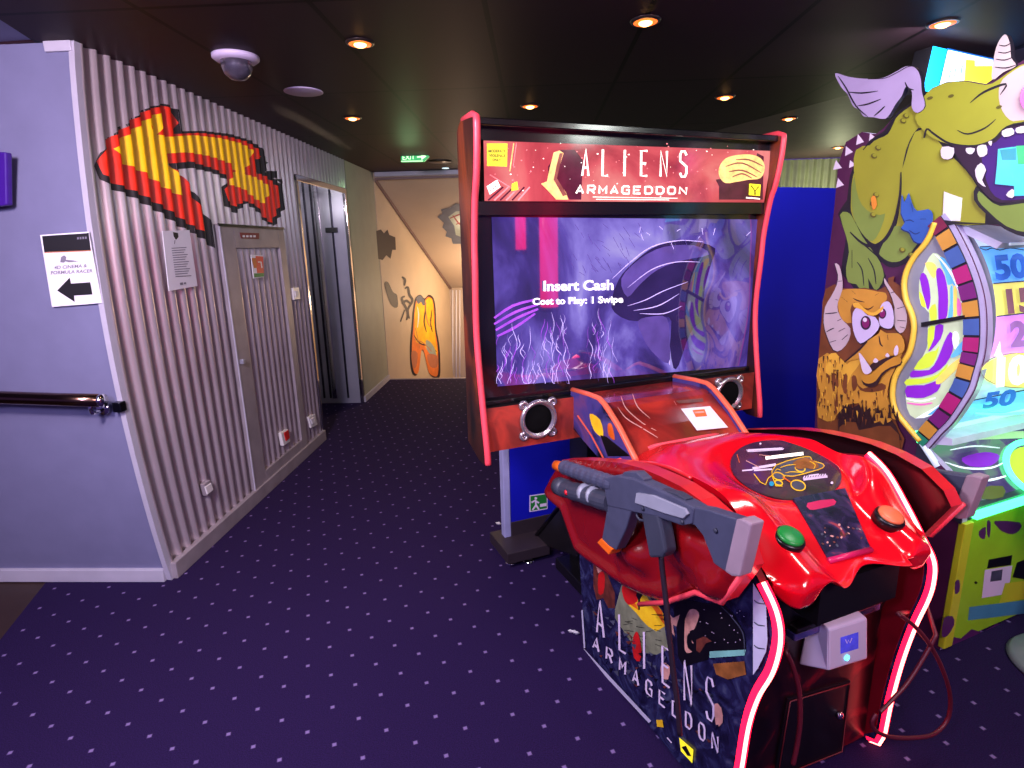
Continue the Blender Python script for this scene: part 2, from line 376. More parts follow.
# service door let into the corrugation
DY0, DY1, DZ = 3.46, 4.37, 1.78
def bxyz(b, x0, x1, y0, y1, z0, z1, m): return b.box(((x0+x1)/2, (y0+y1)/2, (z0+z1)/2), (x1-x0, y1-y0, z1-z0), m)
t = thing('door_1', 'grey framed service door', 'door', (WX, 3.92, 0)); t['kind'] = 'structure'
for k in ('label', 'category'): del t[k]
b = MB(); xf = WX+.012
bxyz(b, WX-.02, xf+.012, DY0, DY0+.17, .09, DZ, 'grey_frame'); bxyz(b, WX-.02, xf+.012, DY1-.1, DY1, .09, DZ, 'grey_frame'); bxyz(b, WX-.02, xf+.012, DY0+.17, DY1-.1, DZ-.14, DZ, 'grey_frame'); bxyz(b, WX-.02, xf+.012, DY0+.17, DY1-.1, .09, .16, 'grey_frame')
b.build('door_frame', t, bevel=.003)
b = MB(); bxyz(b, xf+.008, xf+.02, DY0, DY1, DZ-.012, DZ+.004, 'steel_dark'); bxyz(b, xf+.008, xf+.016, DY0, DY0+.012, .09, DZ, 'white_trim'); b.build('door_edge', t)
b = MB(); bxyz(b, xf+.01, xf+.035, DY0+.03, DY0+.06, .93, .96, 'steel'); b.build('door_latch', t, bevel=.004)
pw = PX(xf+.016)
def plate(px, proj, depth, m, nrm):
    q = [proj(p) for p in px]; b = MB(); b.prism([v for v in q], Vector(nrm)*-depth, m); return b
def ctr(px, proj): 
    q = [proj(p) for p in px]; return sum(q, Vector())/len(q)
c3 = crop(150, 200, 6.827)
px = [c3(p) for p in [(615, 222), (745, 226), (745, 266), (625, 262)]]
t = thing('door_label', 'small red label on the top rail of the grey service door', 'label', ctr(px, pw)); b = plate(px, pw, .003, 'graffiti_red', (1, 0, 0)); b.build('label_plate', t)
a = Art(PX(xf+.0165)); [a.stroke([(242.5+i*3.6, 236.2), (245+i*3.6, 236.3)], 2, 'paper', 0) for i in range(4)]; a.build('label_print', t, recalc=False)
px = [(251, 254.5), (263, 255.5), (264, 277), (253.5, 278.5)]
t = thing('fire_sign', 'small red and green fire point sign on the corrugated service door', 'sign', ctr(px, pw)); plate(px, pw, .004, 'paper', (1, 0, 0)).build('sign_plate', t)
a = Art(PX(xf+.0165)); a.poly([(255.5, 256), (263, 256.5), (264, 273), (257, 273)], 'red_plastic'); a.poly([(254, 273.5), (264, 273), (264, 276.5), (254.3, 277.5)], 'green_print'); a.poly([(251.5, 258), (256, 258), (257, 268), (254, 268)], 'ink_orange'); a.stroke([(258, 262), (261, 262), (262, 268)], 1.2, 'paper', 0); a.build('sign_print', t, recalc=False)
# fittings
def wallbox(px, name, label, cat, m, d=.03, extra=None, proj=None):
    pr = proj or PX(WX+.03); t = thing(name, label, cat, ctr(px, pr)); plate(px, pr, d, m, (1, 0, 0)).build('back_box', t, bevel=.004)
    if extra: extra(t)
    return t
def rocker(px, m):
    def f(t): plate(px, PX(WX+.036), .008, m, (1, 0, 0)).build('rocker', t, bevel=.002)
    return f
wallbox([(293, 288), (299, 287), (300.5, 299), (294.5, 300)], 'light_switch', 'white light switch on the wall between service door and lift', 'switch', 'white_plastic', extra=rocker([(295, 291), (298, 290.5), (299, 296), (296, 297)], 'paper'))
wallbox([(204, 484.5), (210.5, 479.5), (214, 490.5), (207.5, 496)], 'wall_socket', 'grey wall socket low on the corrugation between arrow and floor', 'socket', 'grey_frame', extra=rocker([(205.5, 487), (211.5, 483), (213.5, 490), (207.8, 494.5)], 'white_plastic'))
wallbox([(309, 417), (315, 414), (318, 424.5), (311.5, 428)], 'wall_socket', 'small white socket low on the wall next to the lift opening', 'socket', 'white_plastic', extra=rocker([(311, 419), (314.5, 417), (316, 422.5), (312.5, 424.5)], 'paper'))
wallbox([(281, 433), (288, 429), (290.5, 441), (284, 446)], 'call_point', 'red and white call point at the foot of the service door', 'call point', 'white_plastic', extra=rocker([(284.5, 433), (288.5, 430), (290, 438), (286.5, 441)], 'red_plastic'))
# notice on the corrugation
px = [(162.5, 231), (189.5, 230), (197.5, 286), (169, 291)]; pn = PX(WX+.022)
t = thing('paper_notice', 'white printed notice taped to the corrugated wall under the arrow', 'notice', ctr(px, pn)); plate(px, pn, .003, 'paper', (1, 0, 0)).build('sheet', t)
a = Art(PX(WX+.0223)); a.poly([(173, 232), (178, 233), (178.5, 237), (176, 240), (173.5, 236)], 'ink'); a.stroke([(175, 240), (174.5, 244)], .7, 'ink_grey', 0)
for i in range(13):
    y = 248+i*2.35; a.stroke([(171.5+i*.33, y+.3), (186.5+i*.4-(i % 3)*1.6, y-.6)], .8, 'ink_grey', 0)
a.stroke([(180, 284), (183, 283.5)], 2.4, 'ink_grey', 0); a.stroke([(184, 283.4), (186, 283)], 1.6, 'ink_grey', 0); a.build('sheet_print', t, recalc=False)

# lift alcove
t = thing('lift_alcove', '', '', (-2.14, 5.35, 0)); t['kind'] = 'structure'
for k in ('label', 'category'): del t[k]
RX = -2.40
b = MB(); bxyz(b, RX-.03, RX, 4.7, 6.0, 0, 2.2, 'steel'); b.build('lift_door', t)
b = MB(); bxyz(b, RX-.004, RX+.008, 5.33, 5.345, 0, 2.17, 'steel_dark'); b.build('door_seam', t)
b = MB(); bxyz(b, RX, WX, 5.95, 5.99, 0, 2.2, 'steel'); b.build('return_panel', t)
b = MB(); bxyz(b, RX, WX, 4.70, 4.74, 0, 2.2, 'steel'); b.build('return_panel', t)
b = MB(); bxyz(b, RX, WX+.01, 4.7, 5.99, 2.17, 2.2, 'chrome'); b.build('soffit', t)
b = MB(); bxyz(b, WX-.01, WX+.02, 4.72, 4.76, 0, 2.19, 'chrome'); bxyz(b, WX-.01, WX+.02, 5.92, 5.97, 0, 2.19, 'chrome'); bxyz(b, WX-.01, WX+.022, 4.72, 5.97, 2.15, 2.2, 'chrome'); b.build('lift_frame', t, bevel=.004)
b = MB()
for x in (RX+.1, RX+.17, RX+.36): bxyz(b, x, x+.018, 5.93, 5.952, .06, 2.17, 'steel_dark')
bxyz(b, RX+.205, RX+.255, 5.92, 5.953, .06, 2.17, 'chrome'); b.build('return_trim', t, bevel=.003)
b = MB(); bxyz(b, RX+.3, RX+.42, 5.92, 5.95, 1.78, 1.83, 'black'); b.build('call_panel', t, bevel=.004)

# far wall, stairwell
b = MB(); n = 230; rows = []
for z in (0, CEIL): rows.append([Vector((-.62+5.8*i/n/1.0*1.0, 7.08+.012*math.cos(2*PI*(5.8*i/n)/.085), z)) for i in range(n+1)])
M('far_corrugated', (150, 156, 120), .5, metal=.1)
n = 560; rows = [[Vector((-.62+5.8*i/n, 7.08+.012*math.cos(2*PI*(5.8*i/n)/.085), z)) for i in range(n+1)] for z in (0, CEIL)]
b.grid(rows, 'far_corrugated'); struct(b.build('wall_far', recalc=False))
SA, SB = Vector((-1.87, 7.06, 0)), Vector((-1.40, 9.5, 0)); sn = Vector((SB.y-SA.y, -(SB.x-SA.x), 0)).normalized()
b = MB(); b.prism([SA+Vector((0, 0, -2.2)), SB+Vector((0, 0, -2.2)), SB+Vector((0, 0, 2.6)), SA+Vector((0, 0, 2.6))], sn*-.05, 'cream_wall'); struct(b.build('wall_stair'))
b = MB(); b.box((-.4, 9.53, .2), (2.4, .05, 4.8), 'cream_wall'); struct(b.build('wall_stair_end'))
b = MB(); b.box((.35, 8.3, .2), (.05, 2.5, 4.8), 'cream_wall'); struct(b.build('wall_stair_right'))
b = MB(); b.prism([Vector((-1.87, 7.07, 2.41)), Vector((-1.40, 9.5, .955)), Vector((.35, 9.5, .955)), Vector((.35, 7.07, 2.41))], (0, 0, .06), 'cream_soffit'); struct(b.build('ceiling_stair'))
b = MB(); b.prism([Vector((-1.862, 7.07, 2.37)), Vector((-1.392, 9.5, .915)), Vector((-1.392, 9.5, .965)), Vector((-1.862, 7.07, 2.42))], sn*.02, 'ceil_trim'); struct(b.build('trim_3'))
b = MB(); b.box((-.75, 7.055, 2.45), (2.2, .07, .05), 'white_trim'); b.box((-.75, 7.04, 2.40), (2.2, .03, .03), 'ceil_trim'); struct(b.build('trim_4', bevel=.004))
b = MB(); bxyz(b, -1.86, -.62, 7.04, 7.09, -.03, .004, 'grey_frame'); struct(b.build('trim_5'))
for i in range(8):
    b = MB(); bxyz(b, -1.84+.05*i, .3, 7.09+.28*i, 7.09+.28*(i+1), -.18*(i+1)-.05, -.18*(i+1), 'brown_step'); struct(b.build('floor_stair'))
pe = PY(9.49)
t = thing('wall_panel', 'white ribbed panel at the far end of the stairwell beyond the carpet', 'panel', pe((461, 370)))
b = MB(); b.prism([pe(p) for p in [(449.5, 289), (471, 289), (471, 400), (449.5, 400)]], (0, -.02, 0), 'cream_soffit'); b.build('panel_board', t)
b = MB()
for x in (453, 456.5, 460): b.tube([pe((x, 290))+Vector((0, -.03, 0)), pe((x, 400))+Vector((0, -.03, 0))], .012, 'paper', 6)
b.build('panel_rib', t)
ps = PP(SA+sn*.004, sn); g = crop(360, 160, 3.34)
a = Art(ps)
a.poly([g(p) for p in [(52, 238), (70, 232), (80, 245), (92, 232), (98, 250), (118, 258), (120, 300), (108, 300), (102, 330), (88, 318), (76, 334), (60, 330), (55, 280)]], 'graffiti_plum'); a.poly([g(p) for p in [(82, 412), (94, 408), (110, 440), (124, 452), (126, 490), (108, 488), (92, 455)]], 'graffiti_plum', 3)
tag(a.build('wall_graffiti', at=ps((387, 265)), recalc=False), 'dark plum spray painted marks near the stairwell corner', 'graffiti')
a = Art(ps)
for pts in ([(140, 390), (150, 400), (148, 420)], [(150, 430), (160, 425), (165, 450), (175, 470), (160, 500), (165, 530)], [(140, 480), (155, 470), (168, 480)], [(135, 540), (150, 500)], [(150, 455), (140, 465), (160, 510), (155, 535)]): a.stroke([g(p) for p in pts], 2.6, 'graffiti_plum', 4, .5)
tag(a.build('wall_graffiti', at=ps((407, 300)), recalc=False), 'black sprayed scribble just beside the yellow graffiti figure', 'graffiti')
a = Art(ps)
body = [(182, 470), (190, 455), (203, 450), (216, 463), (230, 450), (246, 462), (253, 500), (255, 560), (264, 610), (268, 660), (267, 722), (250, 728), (232, 715), (222, 680), (212, 640), (203, 640), (198, 680), (190, 718), (176, 715), (168, 680), (167, 620), (172, 560), (176, 510)]
a.poly([g(p) for p in body], 'graffiti_plum', 3)
ins = lambda p: (217+(p[0]-217)*.87, 590+(p[1]-590)*.955)
a.poly([g(ins(p)) for p in body], 'graffiti_orange', 3)
a.poly([g(p) for p in [(190, 475), (203, 460), (215, 475), (230, 460), (243, 475), (247, 540), (254, 610), (258, 650), (235, 650), (215, 620), (190, 610), (184, 590), (182, 520)]], 'graffiti_yellow', 3)
a.poly([g(p) for p in [(188, 462), (202, 452), (214, 466), (222, 480), (210, 486), (204, 474), (194, 482)]], 'graffiti_blue', 2); a.stroke([g(p) for p in [(216, 466), (219, 500), (214, 540), (222, 575)]], 1.5, 'graffiti_plum', 4, .6); a.stroke([g(p) for p in [(240, 500), (236, 545), (242, 575)]], 1.3, 'graffiti_plum', 4, .7); a.stroke([g(p) for p in [(180, 585), (200, 612), (232, 622), (256, 640)]], 1.4, 'graffiti_plum', 4, .7); a.poly([g(p) for p in [(222, 600), (246, 622), (256, 660), (240, 655), (222, 630)]], 'graffiti_pale', 3); a.stroke([g(p) for p in [(192, 560), (196, 520), (192, 490)]], 1.1, 'paper', 4, .7)
for pts in ([(217, 470), (225, 540), (238, 560)], [(180, 600), (210, 610), (240, 640)], [(232, 530), (238, 550)], [(185, 560), (200, 630)]): a.stroke([g(p) for p in pts], .9, 'graffiti_tan', 4, .5)
a.poly([g(p) for p in [(225, 650), (258, 655), (258, 690), (235, 690)]], 'graffiti_tan', 3); a.poly([g(p) for p in [(172, 640), (192, 645), (188, 690), (176, 690)]], 'graffiti_tan', 3)
tag(a.build('wall_graffiti', at=ps((424, 340)), recalc=False), 'yellow and orange graffiti figure on the cream stairwell wall', 'graffiti')
q0 = Vector((-1.87, 7.07, 2.41)); nn = (Vector((.47, 2.43, -1.455)).cross(Vector((1, 0, 0)))).normalized()
pf = PP(q0+Vector((0, 0, -.006)), nn); a = Art(pf)
a.poly([g(p) for p in [(258, 190), (275, 180), (270, 165), (300, 160), (320, 145), (345, 150), (360, 130), (380, 128), (380, 305), (350, 300), (335, 280), (310, 280), (305, 262), (285, 255), (290, 240), (275, 225), (280, 210)]], 'graffiti_blue')
a.poly([g(p) for p in [(295, 190), (320, 172), (350, 168), (380, 150), (380, 298), (350, 290), (345, 260), (320, 250), (315, 220)]], 'graffiti_pale')
for pts in ([(300, 195), (340, 180), (370, 185)], [(310, 185), (340, 220), (372, 210)], [(335, 175), (345, 230), (372, 250)], [(320, 215), (350, 205)]): a.stroke([g(p) for p in pts], 1.6, 'graffiti_red', 3, .4)
a.poly([g(p) for p in [(340, 185), (372, 178), (372, 245), (352, 230)]], 'graffiti_red')
a.poly([g(p) for p in [(348, 195), (366, 190), (366, 225), (356, 222)]], 'graffiti_tan')
tag(a.build('ceiling_graffiti', at=pf((455, 225)), recalc=False), 'jagged blue grey and red graffiti burst on the sloping stair soffit', 'graffiti')

# sign, handrail and board on the near wall
yw = WY-.12; pn = PY(yw-.006); px = [(40, 235), (88.5, 231.5), (102, 303), (52, 307)]
t = thing('direction_sign', 'white paper sign with black arrow pointing away from the corrugated wall', 'sign', ctr(px, pn)); plate(px, pn, .004, 'paper', (0, -1, 0)).build('sheet', t)
a = Art(PY(yw-.0063)); s = crop(30, 220, 7.68)
a.poly([s(p) for p in [(92, 124), (450, 100), (468, 232), (110, 246)]], 'ink'); a.stroke([s((110, 250)), s((468, 236))], .9, 'ink_orange', 0)
[a.stroke([s((362+i*20, 141-i*1.5)), s((375+i*20, 140-i*1.5))], 2.2, 'ink_grey', 0) for i in range(4)]
a.poly([s(p) for p in [(232, 325), (238, 285), (262, 270), (280, 285), (275, 305), (330, 310), (375, 318), (300, 325), (270, 318), (262, 328)]], 'ink_grey')
a.text('4D CINEMA &', s((185, 378)), s((438, 362)), (.2, -3.2), 'ink_grey', .02); a.text('FORMULA RACER', s((160, 418)), s((482, 402)), (.2, -3.2), 'ink_grey', .02)
a.poly([s(p) for p in [(208, 542), (305, 442), (315, 488), (462, 478), (480, 572), (338, 580), (343, 630)]], 'ink'); a.build('sheet_print', t, recalc=False)
t = thing('handrail', 'dark polished handrail on the pale wall under the arrow sign', 'handrail', (-2.3, yw-.07, .97))
py = PY(yw-.075)
b = MB(); b.tube([Vector((-4.2, yw-.075, .955)), py((0, 397.5)), py((60, 399.5)), py((101, 400.5))], .029, 'brass_rail', 14); b.build('rail', t)
b = MB(); p = py((101, 400.5)); b.tube([p, p+Vector((.012, 0, 0))], .030, 'chrome', 14); b.build('end_cap', t)
b = MB(); p = py((90, 402)); b.tube(cr([p, p+Vector((0, .0, -.05)), p+Vector((0, .045, -.055)), p+Vector((0, .075, -.05))], 4, False), .009, 'chrome', 8); b.lathe([(.028, 0), (.028, .012)], p+Vector((0, .062, -.05)), (0, 1, 0), 'chrome'); b.build('bracket', t)
b = MB(); p = py((107, 400)); bxyz(b, p.x-.02, p.x+.02, yw-.03, yw+.01, .93, .975, 'steel_dark'); b.build('end_bracket', t, bevel=.004)
b = MB(); pb = PY(yw-.03); b.prism([pb(p) for p in [(-60, 150), (6, 152), (7, 205), (-60, 214)]], (0, .03, 0), 'purple_board')
t = tag(b.build('wall_board', at=pb((-20, 180)), bevel=.006), 'purple board on the pale wall at the edge of the picture', 'board')
# ================================================================== THE SHOOTING MACHINE
M('cab_black', (16, 14, 17), .3, noise=.1); M('pink_trim', (232, 70, 84), .4, noise=.04); M('orange_trim', (226, 96, 64), .4, noise=.04)
clouds('cab_print', [(.3, (16, 12, 14)), (.5, (60, 26, 18)), (.62, (120, 50, 24)), (.75, (40, 20, 16))], 5, rough=.3, stretch=(1, 1, .3))
clouds('speaker_print', [(.3, (70, 22, 20)), (.48, (128, 44, 36)), (.62, (176, 58, 44)), (.75, (110, 36, 30))], 4, rough=.35)
clouds('ramp_print', [(.3, (40, 12, 14)), (.5, (120, 30, 26)), (.65, (170, 44, 34)), (.8, (80, 22, 24))], 3, rough=.18, coat=.4)
clouds('ramp_side_print', [(.32, (10, 10, 16)), (.5, (60, 56, 120)), (.64, (90, 60, 110)), (.8, (20, 16, 30))], 5, rough=.25)
clouds('marquee_print', [(.22, (130, 34, 52)), (.36, (200, 62, 76)), (.48, (236, 92, 102)), (.64, (252, 142, 138))], 3.2, 5, 1.0, em=.95, rough=.12)
M('marquee_white', (255, 246, 226), .2, em=1.0, noise=.02); M('marquee_gold', (226, 188, 112), .2, em=.8, noise=.25, scale=40); M('marquee_dark', (70, 24, 40), .15, em=.5, noise=.3, scale=20); M('marquee_brown', (120, 70, 60), .15, em=.6, noise=.3, scale=30)
M('sticker_yellow', (236, 222, 40), .4, em=.75, noise=.03); M('marquee_pink', (236, 130, 130), .15, em=.8); M('marquee_ink', (60, 50, 20), .3, em=.2)
clouds('screen_image', [(.26, (26, 16, 62)), (.40, (62, 42, 132)), (.50, (98, 76, 184)), (.60, (150, 132, 234)), (.72, (210, 198, 255))], 2.6, 7, 1.6, em=1.0, rough=.06, spec=.6, stretch=(1, 1, .6))
M('screen_dark', (34, 24, 66), .06, em=.62, noise=.35, scale=7, spec=.6); M('screen_mid', (78, 62, 128), .06, em=.7, noise=.25, scale=9, spec=.6); M('screen_wisp', (196, 178, 240), .06, em=.8, noise=.1, spec=.6)
M('screen_violet', (150, 70, 200), .06, em=.8, noise=.25, scale=14, spec=.6); M('screen_white', (250, 244, 255), .06, em=1.0, noise=.02); M('screen_blue', (120, 140, 196), .06, em=.7, noise=.2, scale=10, spec=.6); M('screen_pink', (226, 56, 140), .06, em=.7, spec=.6)
for k_ in [k for k in MATS if k.startswith('screen_')]:
    b_ = MATS[k_].node_tree.nodes['Principled BSDF']; b_.inputs['Coat Weight'].default_value = 1; b_.inputs['Coat IOR'].default_value = 2.2; b_.inputs['Coat Roughness'].default_value = .03; b_.inputs['Specular IOR Level'].default_value = 0
M('bezel', (20, 18, 24), .16, coat=.5, noise=.05)
M('shell_red', (226, 8, 28), .2, coat=.7, noise=.06, scale=3); M('holster_shade', (30, 5, 9), .35); M('holster_red', (122, 9, 14), .2, coat=.6, noise=.08, scale=4); M('lip_red', (206, 34, 40), .3, coat=.4)
M('led_red', (255, 60, 70), .4, em=9, emrgb=(255, 120, 110), noise=.02); M('led_sleeve', (220, 20, 40), .4, em=4.5, emrgb=(255, 14, 50), noise=.02)
M('led_cyan', (80, 220, 255), .4, em=4, noise=.02)
M('red_spill', (120, 8, 24), .35); clouds('front_print', [(.36, (14, 6, 10)), (.52, (34, 8, 14)), (.62, (110, 14, 26)), (.72, (30, 8, 14))], 5, rough=.3)
clouds('plate_print', [(.3, (22, 16, 30)), (.48, (58, 34, 62)), (.62, (90, 48, 70)), (.75, (70, 40, 120))], 4, rough=.15, coat=.5)
clouds('strip_print', [(.3, (20, 16, 34)), (.48, (36, 28, 56)), (.6, (60, 44, 80)), (.7, (150, 60, 70))], 14, rough=.22)
clouds('side_print', [(.3, (14, 12, 34)), (.5, (28, 26, 62)), (.62, (44, 46, 84)), (.78, (80, 84, 110))], 9, 8, 3, rough=.25)
M('art_fire', (255, 190, 30), .3, noise=.25, scale=14); M('art_orange', (220, 96, 20), .3, noise=.2, scale=20); M('art_red', (190, 26, 24), .3, noise=.25, scale=20); M('art_smoke', (120, 122, 98), .3, noise=.3, scale=22); M('art_brown', (96, 44, 34), .3, noise=.45, scale=30); M('art_black', (10, 8, 12), .3); M('art_letter', (226, 206, 232), .3, noise=.03); M('art_mint', (120, 180, 170), .3); M('art_flesh', (196, 140, 130), .3, noise=.3, scale=30); M('art_edge', (196, 190, 214), .3, noise=.1); M('art_grey', (70, 72, 90), .3, noise=.3, scale=20); M('art_rust', (140, 84, 40), .3, noise=.4, scale=30)
M('led_cyan_print', (30, 150, 190), .3); M('button_green', (14, 130, 50), .35); M('button_orange', (226, 112, 70), .35); M('magenta_tab', (196, 26, 84), .3); M('cable_dark', (34, 22, 34), .45); M('cable_red', (90, 22, 36), .45)
M('reader_case', (206, 196, 214), .3, noise=.04); M('reader_screen', (62, 60, 178), .2, em=.9, noise=.2, scale=30)
M('speaker_ring', (176, 168, 172), .25, metal=.8); M('speaker_cone', (5, 5, 6), .8, spec=.1)

UC = .60
def mir(P):                       # reflection in the machine's middle plane
    u, v, z = loc(P); return L(2*UC-u, v, z)
machine = thing('shooting_arcade_machine', 'big two player shooting game with lit screen, red moulded gun console and pink edging', 'arcade machine', L(UC, .35, 0), TH)
# ---- screen cabinet
prof = [(.0, .80), (-.005, .86), (-.035, 1.02), (-.066, 1.205), (-.075, 1.344), (-.064, 1.525), (-.058, 1.643), (-.035, 1.782), (-.014, 1.843), (.006, 1.95), (.012, 2.035)]
pc = [(p.x, p.y) for p in cr([(a, b_) for a, b_ in prof], 4, False)]
for i, (u0, u1) in enumerate(((-.062, -.036), (1.305, 1.331))):
    b = MB(); b.prism([L(u0, v, z) for v, z in pc]+[L(u0, -.12, 2.045), L(u0, -.165, 2.02), L(u0, -.19, .84), L(u0, -.06, .80)], WU*(u1-u0), 'cab_print', 'cab_black')
    sp = b.build('side_panel', machine)
    b = MB(); uu = (u0+u1)/2
    b.tube([L(uu, v+.004, z) for v, z in pc]+[L(uu, -.02, 2.05), L(uu, -.12, 2.05)], .0125, 'pink_trim', 8); b.build('edge_trim', sp)
UI0, UI1 = -.036, 1.305
b = MB(); b.boxL(UI0, UI1, -.19, -.16, .86, 2.03, 'cab_black'); b.build('back_panel', machine)
b = MB(); b.boxL(UI0, UI1, -.17, .0, 2.015, 2.04, 'gloss_black'); b.build('top_panel', machine, bevel=.004)
b = MB(); b.boxL(UI0, UI1, -.16, -.045, 1.975, 2.016, 'gloss_black'); b.boxL(UI0, UI1, -.16, -.05, 1.725, 1.772, 'gloss_black'); b.build('glass_strip', machine)
pq = PV(-.04); mq = [(483.5, 140.5), (772.5, 151), (764, 202.5), (484.5, 201)]
b = MB(); b.prism([pq(p)-DV*.001 for p in mq], DV*-.1, 'cab_black'); mar = b.build('marquee', machine)
a = Art(pq); c6 = crop(460, 100, 3.0118)
a.poly(mq, 'marquee_print')
a.poly([c6(p) for p in [(265, 200), (300, 150), (345, 150), (370, 180), (365, 300), (330, 300), (300, 255), (265, 240)]], 'marquee_dark')
a.poly([c6(p) for p in [(282, 158), (300, 152), (312, 160), (298, 205), (288, 235), (320, 280), (326, 300), (290, 300), (262, 270), (244, 252), (262, 245), (268, 215)]], 'marquee_gold'); a.poly([c6(p) for p in [(300, 160), (310, 160), (300, 200), (292, 236), (322, 285), (310, 290), (282, 240), (290, 200)]], 'marquee_brown')
a.stroke([c6((162, 130)), c6((150, 215))], 1.2, 'marquee_gold', 0); a.stroke([c6((170, 130)), c6((160, 200))], .8, 'marquee_pink', 0)
for i in range(6): a.stroke([c6((85+i*18, 302)), c6((130+i*16, 262))], 1.6, ['marquee_dark', 'marquee_pink'][i % 2], 0)
a.stroke([c6((90, 225)), c6((150, 262))], 1, 'marquee_pink', 0)
for i in range(90):
    x, y = random.uniform(90, 900), random.uniform(130, 298); r = random.uniform(.25, .8); a.k = 6; a.disc(c6((x, y)), r*1.3, r, random.choice(['marquee_pink', 'marquee_white', 'marquee_pink']), 0, 6)
a.k = 8
a.poly([c6(p) for p in [(770, 240), (780, 260), (780, 300), (912, 300), (915, 170), (895, 160), (880, 220)]], 'marquee_dark', 0)
a.poly([c6(p) for p in [(780, 205), (800, 176), (840, 165), (880, 165), (908, 178), (918, 205), (905, 235), (870, 240), (835, 246), (800, 250), (782, 232)]], 'marquee_gold', 3)
for pts in ([(800, 200), (850, 190), (908, 220)], [(830, 180), (870, 180), (914, 200)], [(810, 216), (850, 212), (895, 232)], [(820, 232), (850, 222), (880, 236)]): a.stroke([c6(p) for p in pts], 1.6, 'marquee_brown', 4, .6)

a.letters('ALIENS', [c6(p) for p in [(370, 147), (682, 155), (682, 231), (368, 228)]], 2.3, 'marquee_white', .68)
a.letters('ARMAGEDDON', [c6(p) for p in [(352, 257), (682, 263), (682, 283), (350, 281)]], 2.0, 'marquee_white', .4)
a.stroke([c6((400, 292)), c6((655, 296))], .7, 'marquee_white', 0); a.stroke([c6((410, 299)), c6((630, 301))], .7, 'marquee_white', 0)
a.poly([(486.8, 143.2), (507.5, 143.5), (507, 166.5), (487, 166)], 'sticker_yellow'); a.text('MODERATE', (488.5, 152.3), (505.5, 152.3), (0, -2.6), 'marquee_ink', .02); a.text('VIOLENCE', (489, 156.8), (505.5, 157), (0, -2.6), 'marquee_ink', .02); a.text('ONLY', (492.5, 161), (501, 161.1), (0, -2.4), 'marquee_ink', .02)
a.poly([c6(p) for p in [(80, 260), (112, 240), (122, 262), (90, 285)]], 'marquee_white')
for p in [(90, 268), (98, 262), (106, 258)]: a.stroke([c6(p), c6((p[0]+4, p[1]+8))], .8, 'marquee_ink', 0)
a.poly([c6(p) for p in [(156, 252), (172, 245), (176, 270), (155, 274)]], 'sticker_yellow')
a.poly([(749.3, 183.5), (760.8, 184.5), (759.8, 196), (748.8, 195)], 'sticker_yellow'); a.stroke([(751, 185.5), (755, 191), (758.8, 186.5)], 1.2, 'marquee_ink', 0); a.stroke([(755, 190), (755, 195)], 1.4, 'marquee_ink', 0); a.stroke([(746, 197.6), (760, 198.8)], 1.3, 'marquee_white', 0)
a.build('marquee_print', mar, recalc=False)
# screen
SV = -.085; pv = PV(SV); zt, zb = 1.752, 1.022
b = MB(); b.boxL(UI0, UI1, -.16, SV-.004, zb, zt, 'bezel'); b.build('bezel', machine, bevel=.004)
b = MB(); b.boxL(UI0, UI1, SV-.03, SV+.02, zb-.012, zb+.012, 'gloss_black'); b.build('bezel_lip', machine, bevel=.005)
scr = [(491.5, 217), (758, 219.5), (746.5, 366), (497.5, 386.5)]; c7 = crop(470, 200, 3.303)
b = MB(); b.prism([pv(p) for p in scr], DV*-.012, 'bezel'); so = b.build('screen', machine)
a = Art(pv); a.poly(scr, 'screen_image')
head = [(478, 372), (466, 335), (490, 265), (520, 225), (570, 180), (620, 150), (690, 135), (760, 140), (810, 160), (800, 200), (780, 270), (770, 340), (765, 400), (740, 420), (715, 470), (690, 545), (672, 555), (660, 480), (665, 400), (640, 385), (580, 398), (525, 398)]
a.poly([c7(p) for p in head], 'screen_dark', 2)
a.poly([c7(p) for p in [(500, 260), (560, 195), (640, 155), (740, 150), (790, 180), (700, 200), (620, 230), (560, 280), (520, 320)]], 'screen_mid', 3)
for pts in ([(520, 290), (600, 230), (680, 205), (760, 205)], [(520, 350), (580, 330), (640, 300), (720, 270)], [(540, 365), (620, 350), (690, 310)], [(560, 375), (640, 375), (700, 350)]): a.stroke([c7(p) for p in pts], .9, 'screen_wisp', 5, .8)
a.stroke([c7(p) for p in [(470, 260), (530, 205), (600, 155), (690, 134), (770, 138)]], 1, 'screen_wisp', 5, .7)
for pts in ([(590, 400), (585, 450), (610, 500), (640, 530)], [(600, 395), (600, 450), (625, 500), (655, 540)], [(625, 400), (640, 440), (655, 500), (660, 545)]): a.stroke([c7(p) for p in pts], 1.3, 'screen_wisp', 5, .6)
a.poly([c7(p) for p in [(555, 400), (600, 385), (650, 390), (660, 470), (655, 540), (600, 500), (570, 450)]], 'screen_mid', 3)
for pts in ([(80, 390), (140, 350), (210, 330)], [(80, 410), (150, 370), (225, 345)], [(85, 430), (155, 390), (225, 360)], [(90, 450), (150, 420), (215, 375)]): a.stroke([c7(p) for p in pts], 2.6, 'screen_violet', 3, .3)
random.seed(11)
for i in range(150):
    k = random.random(); x, y = (random.uniform(90, 215), random.uniform(450, 605)) if k < .4 else (random.uniform(220, 325), random.uniform(390, 600)) if k < .75 else (random.uniform(390, 470), random.uniform(395, 580))
    r = random.uniform(10, 26); ph = random.uniform(0, 6); ln = random.uniform(20, 90); sl = random.uniform(-.25, .25)
    a.k = 20+i % 9; a.stroke([c7((x+sl*ln*t/6+r*.28*math.sin(ph+t*.9), min(606, y-ln/2+ln*t/6))) for t in range(7)], random.uniform(.25, .7), random.choice(['screen_wisp', 'screen_mid', 'screen_wisp', 'screen_violet']), 3, .8)
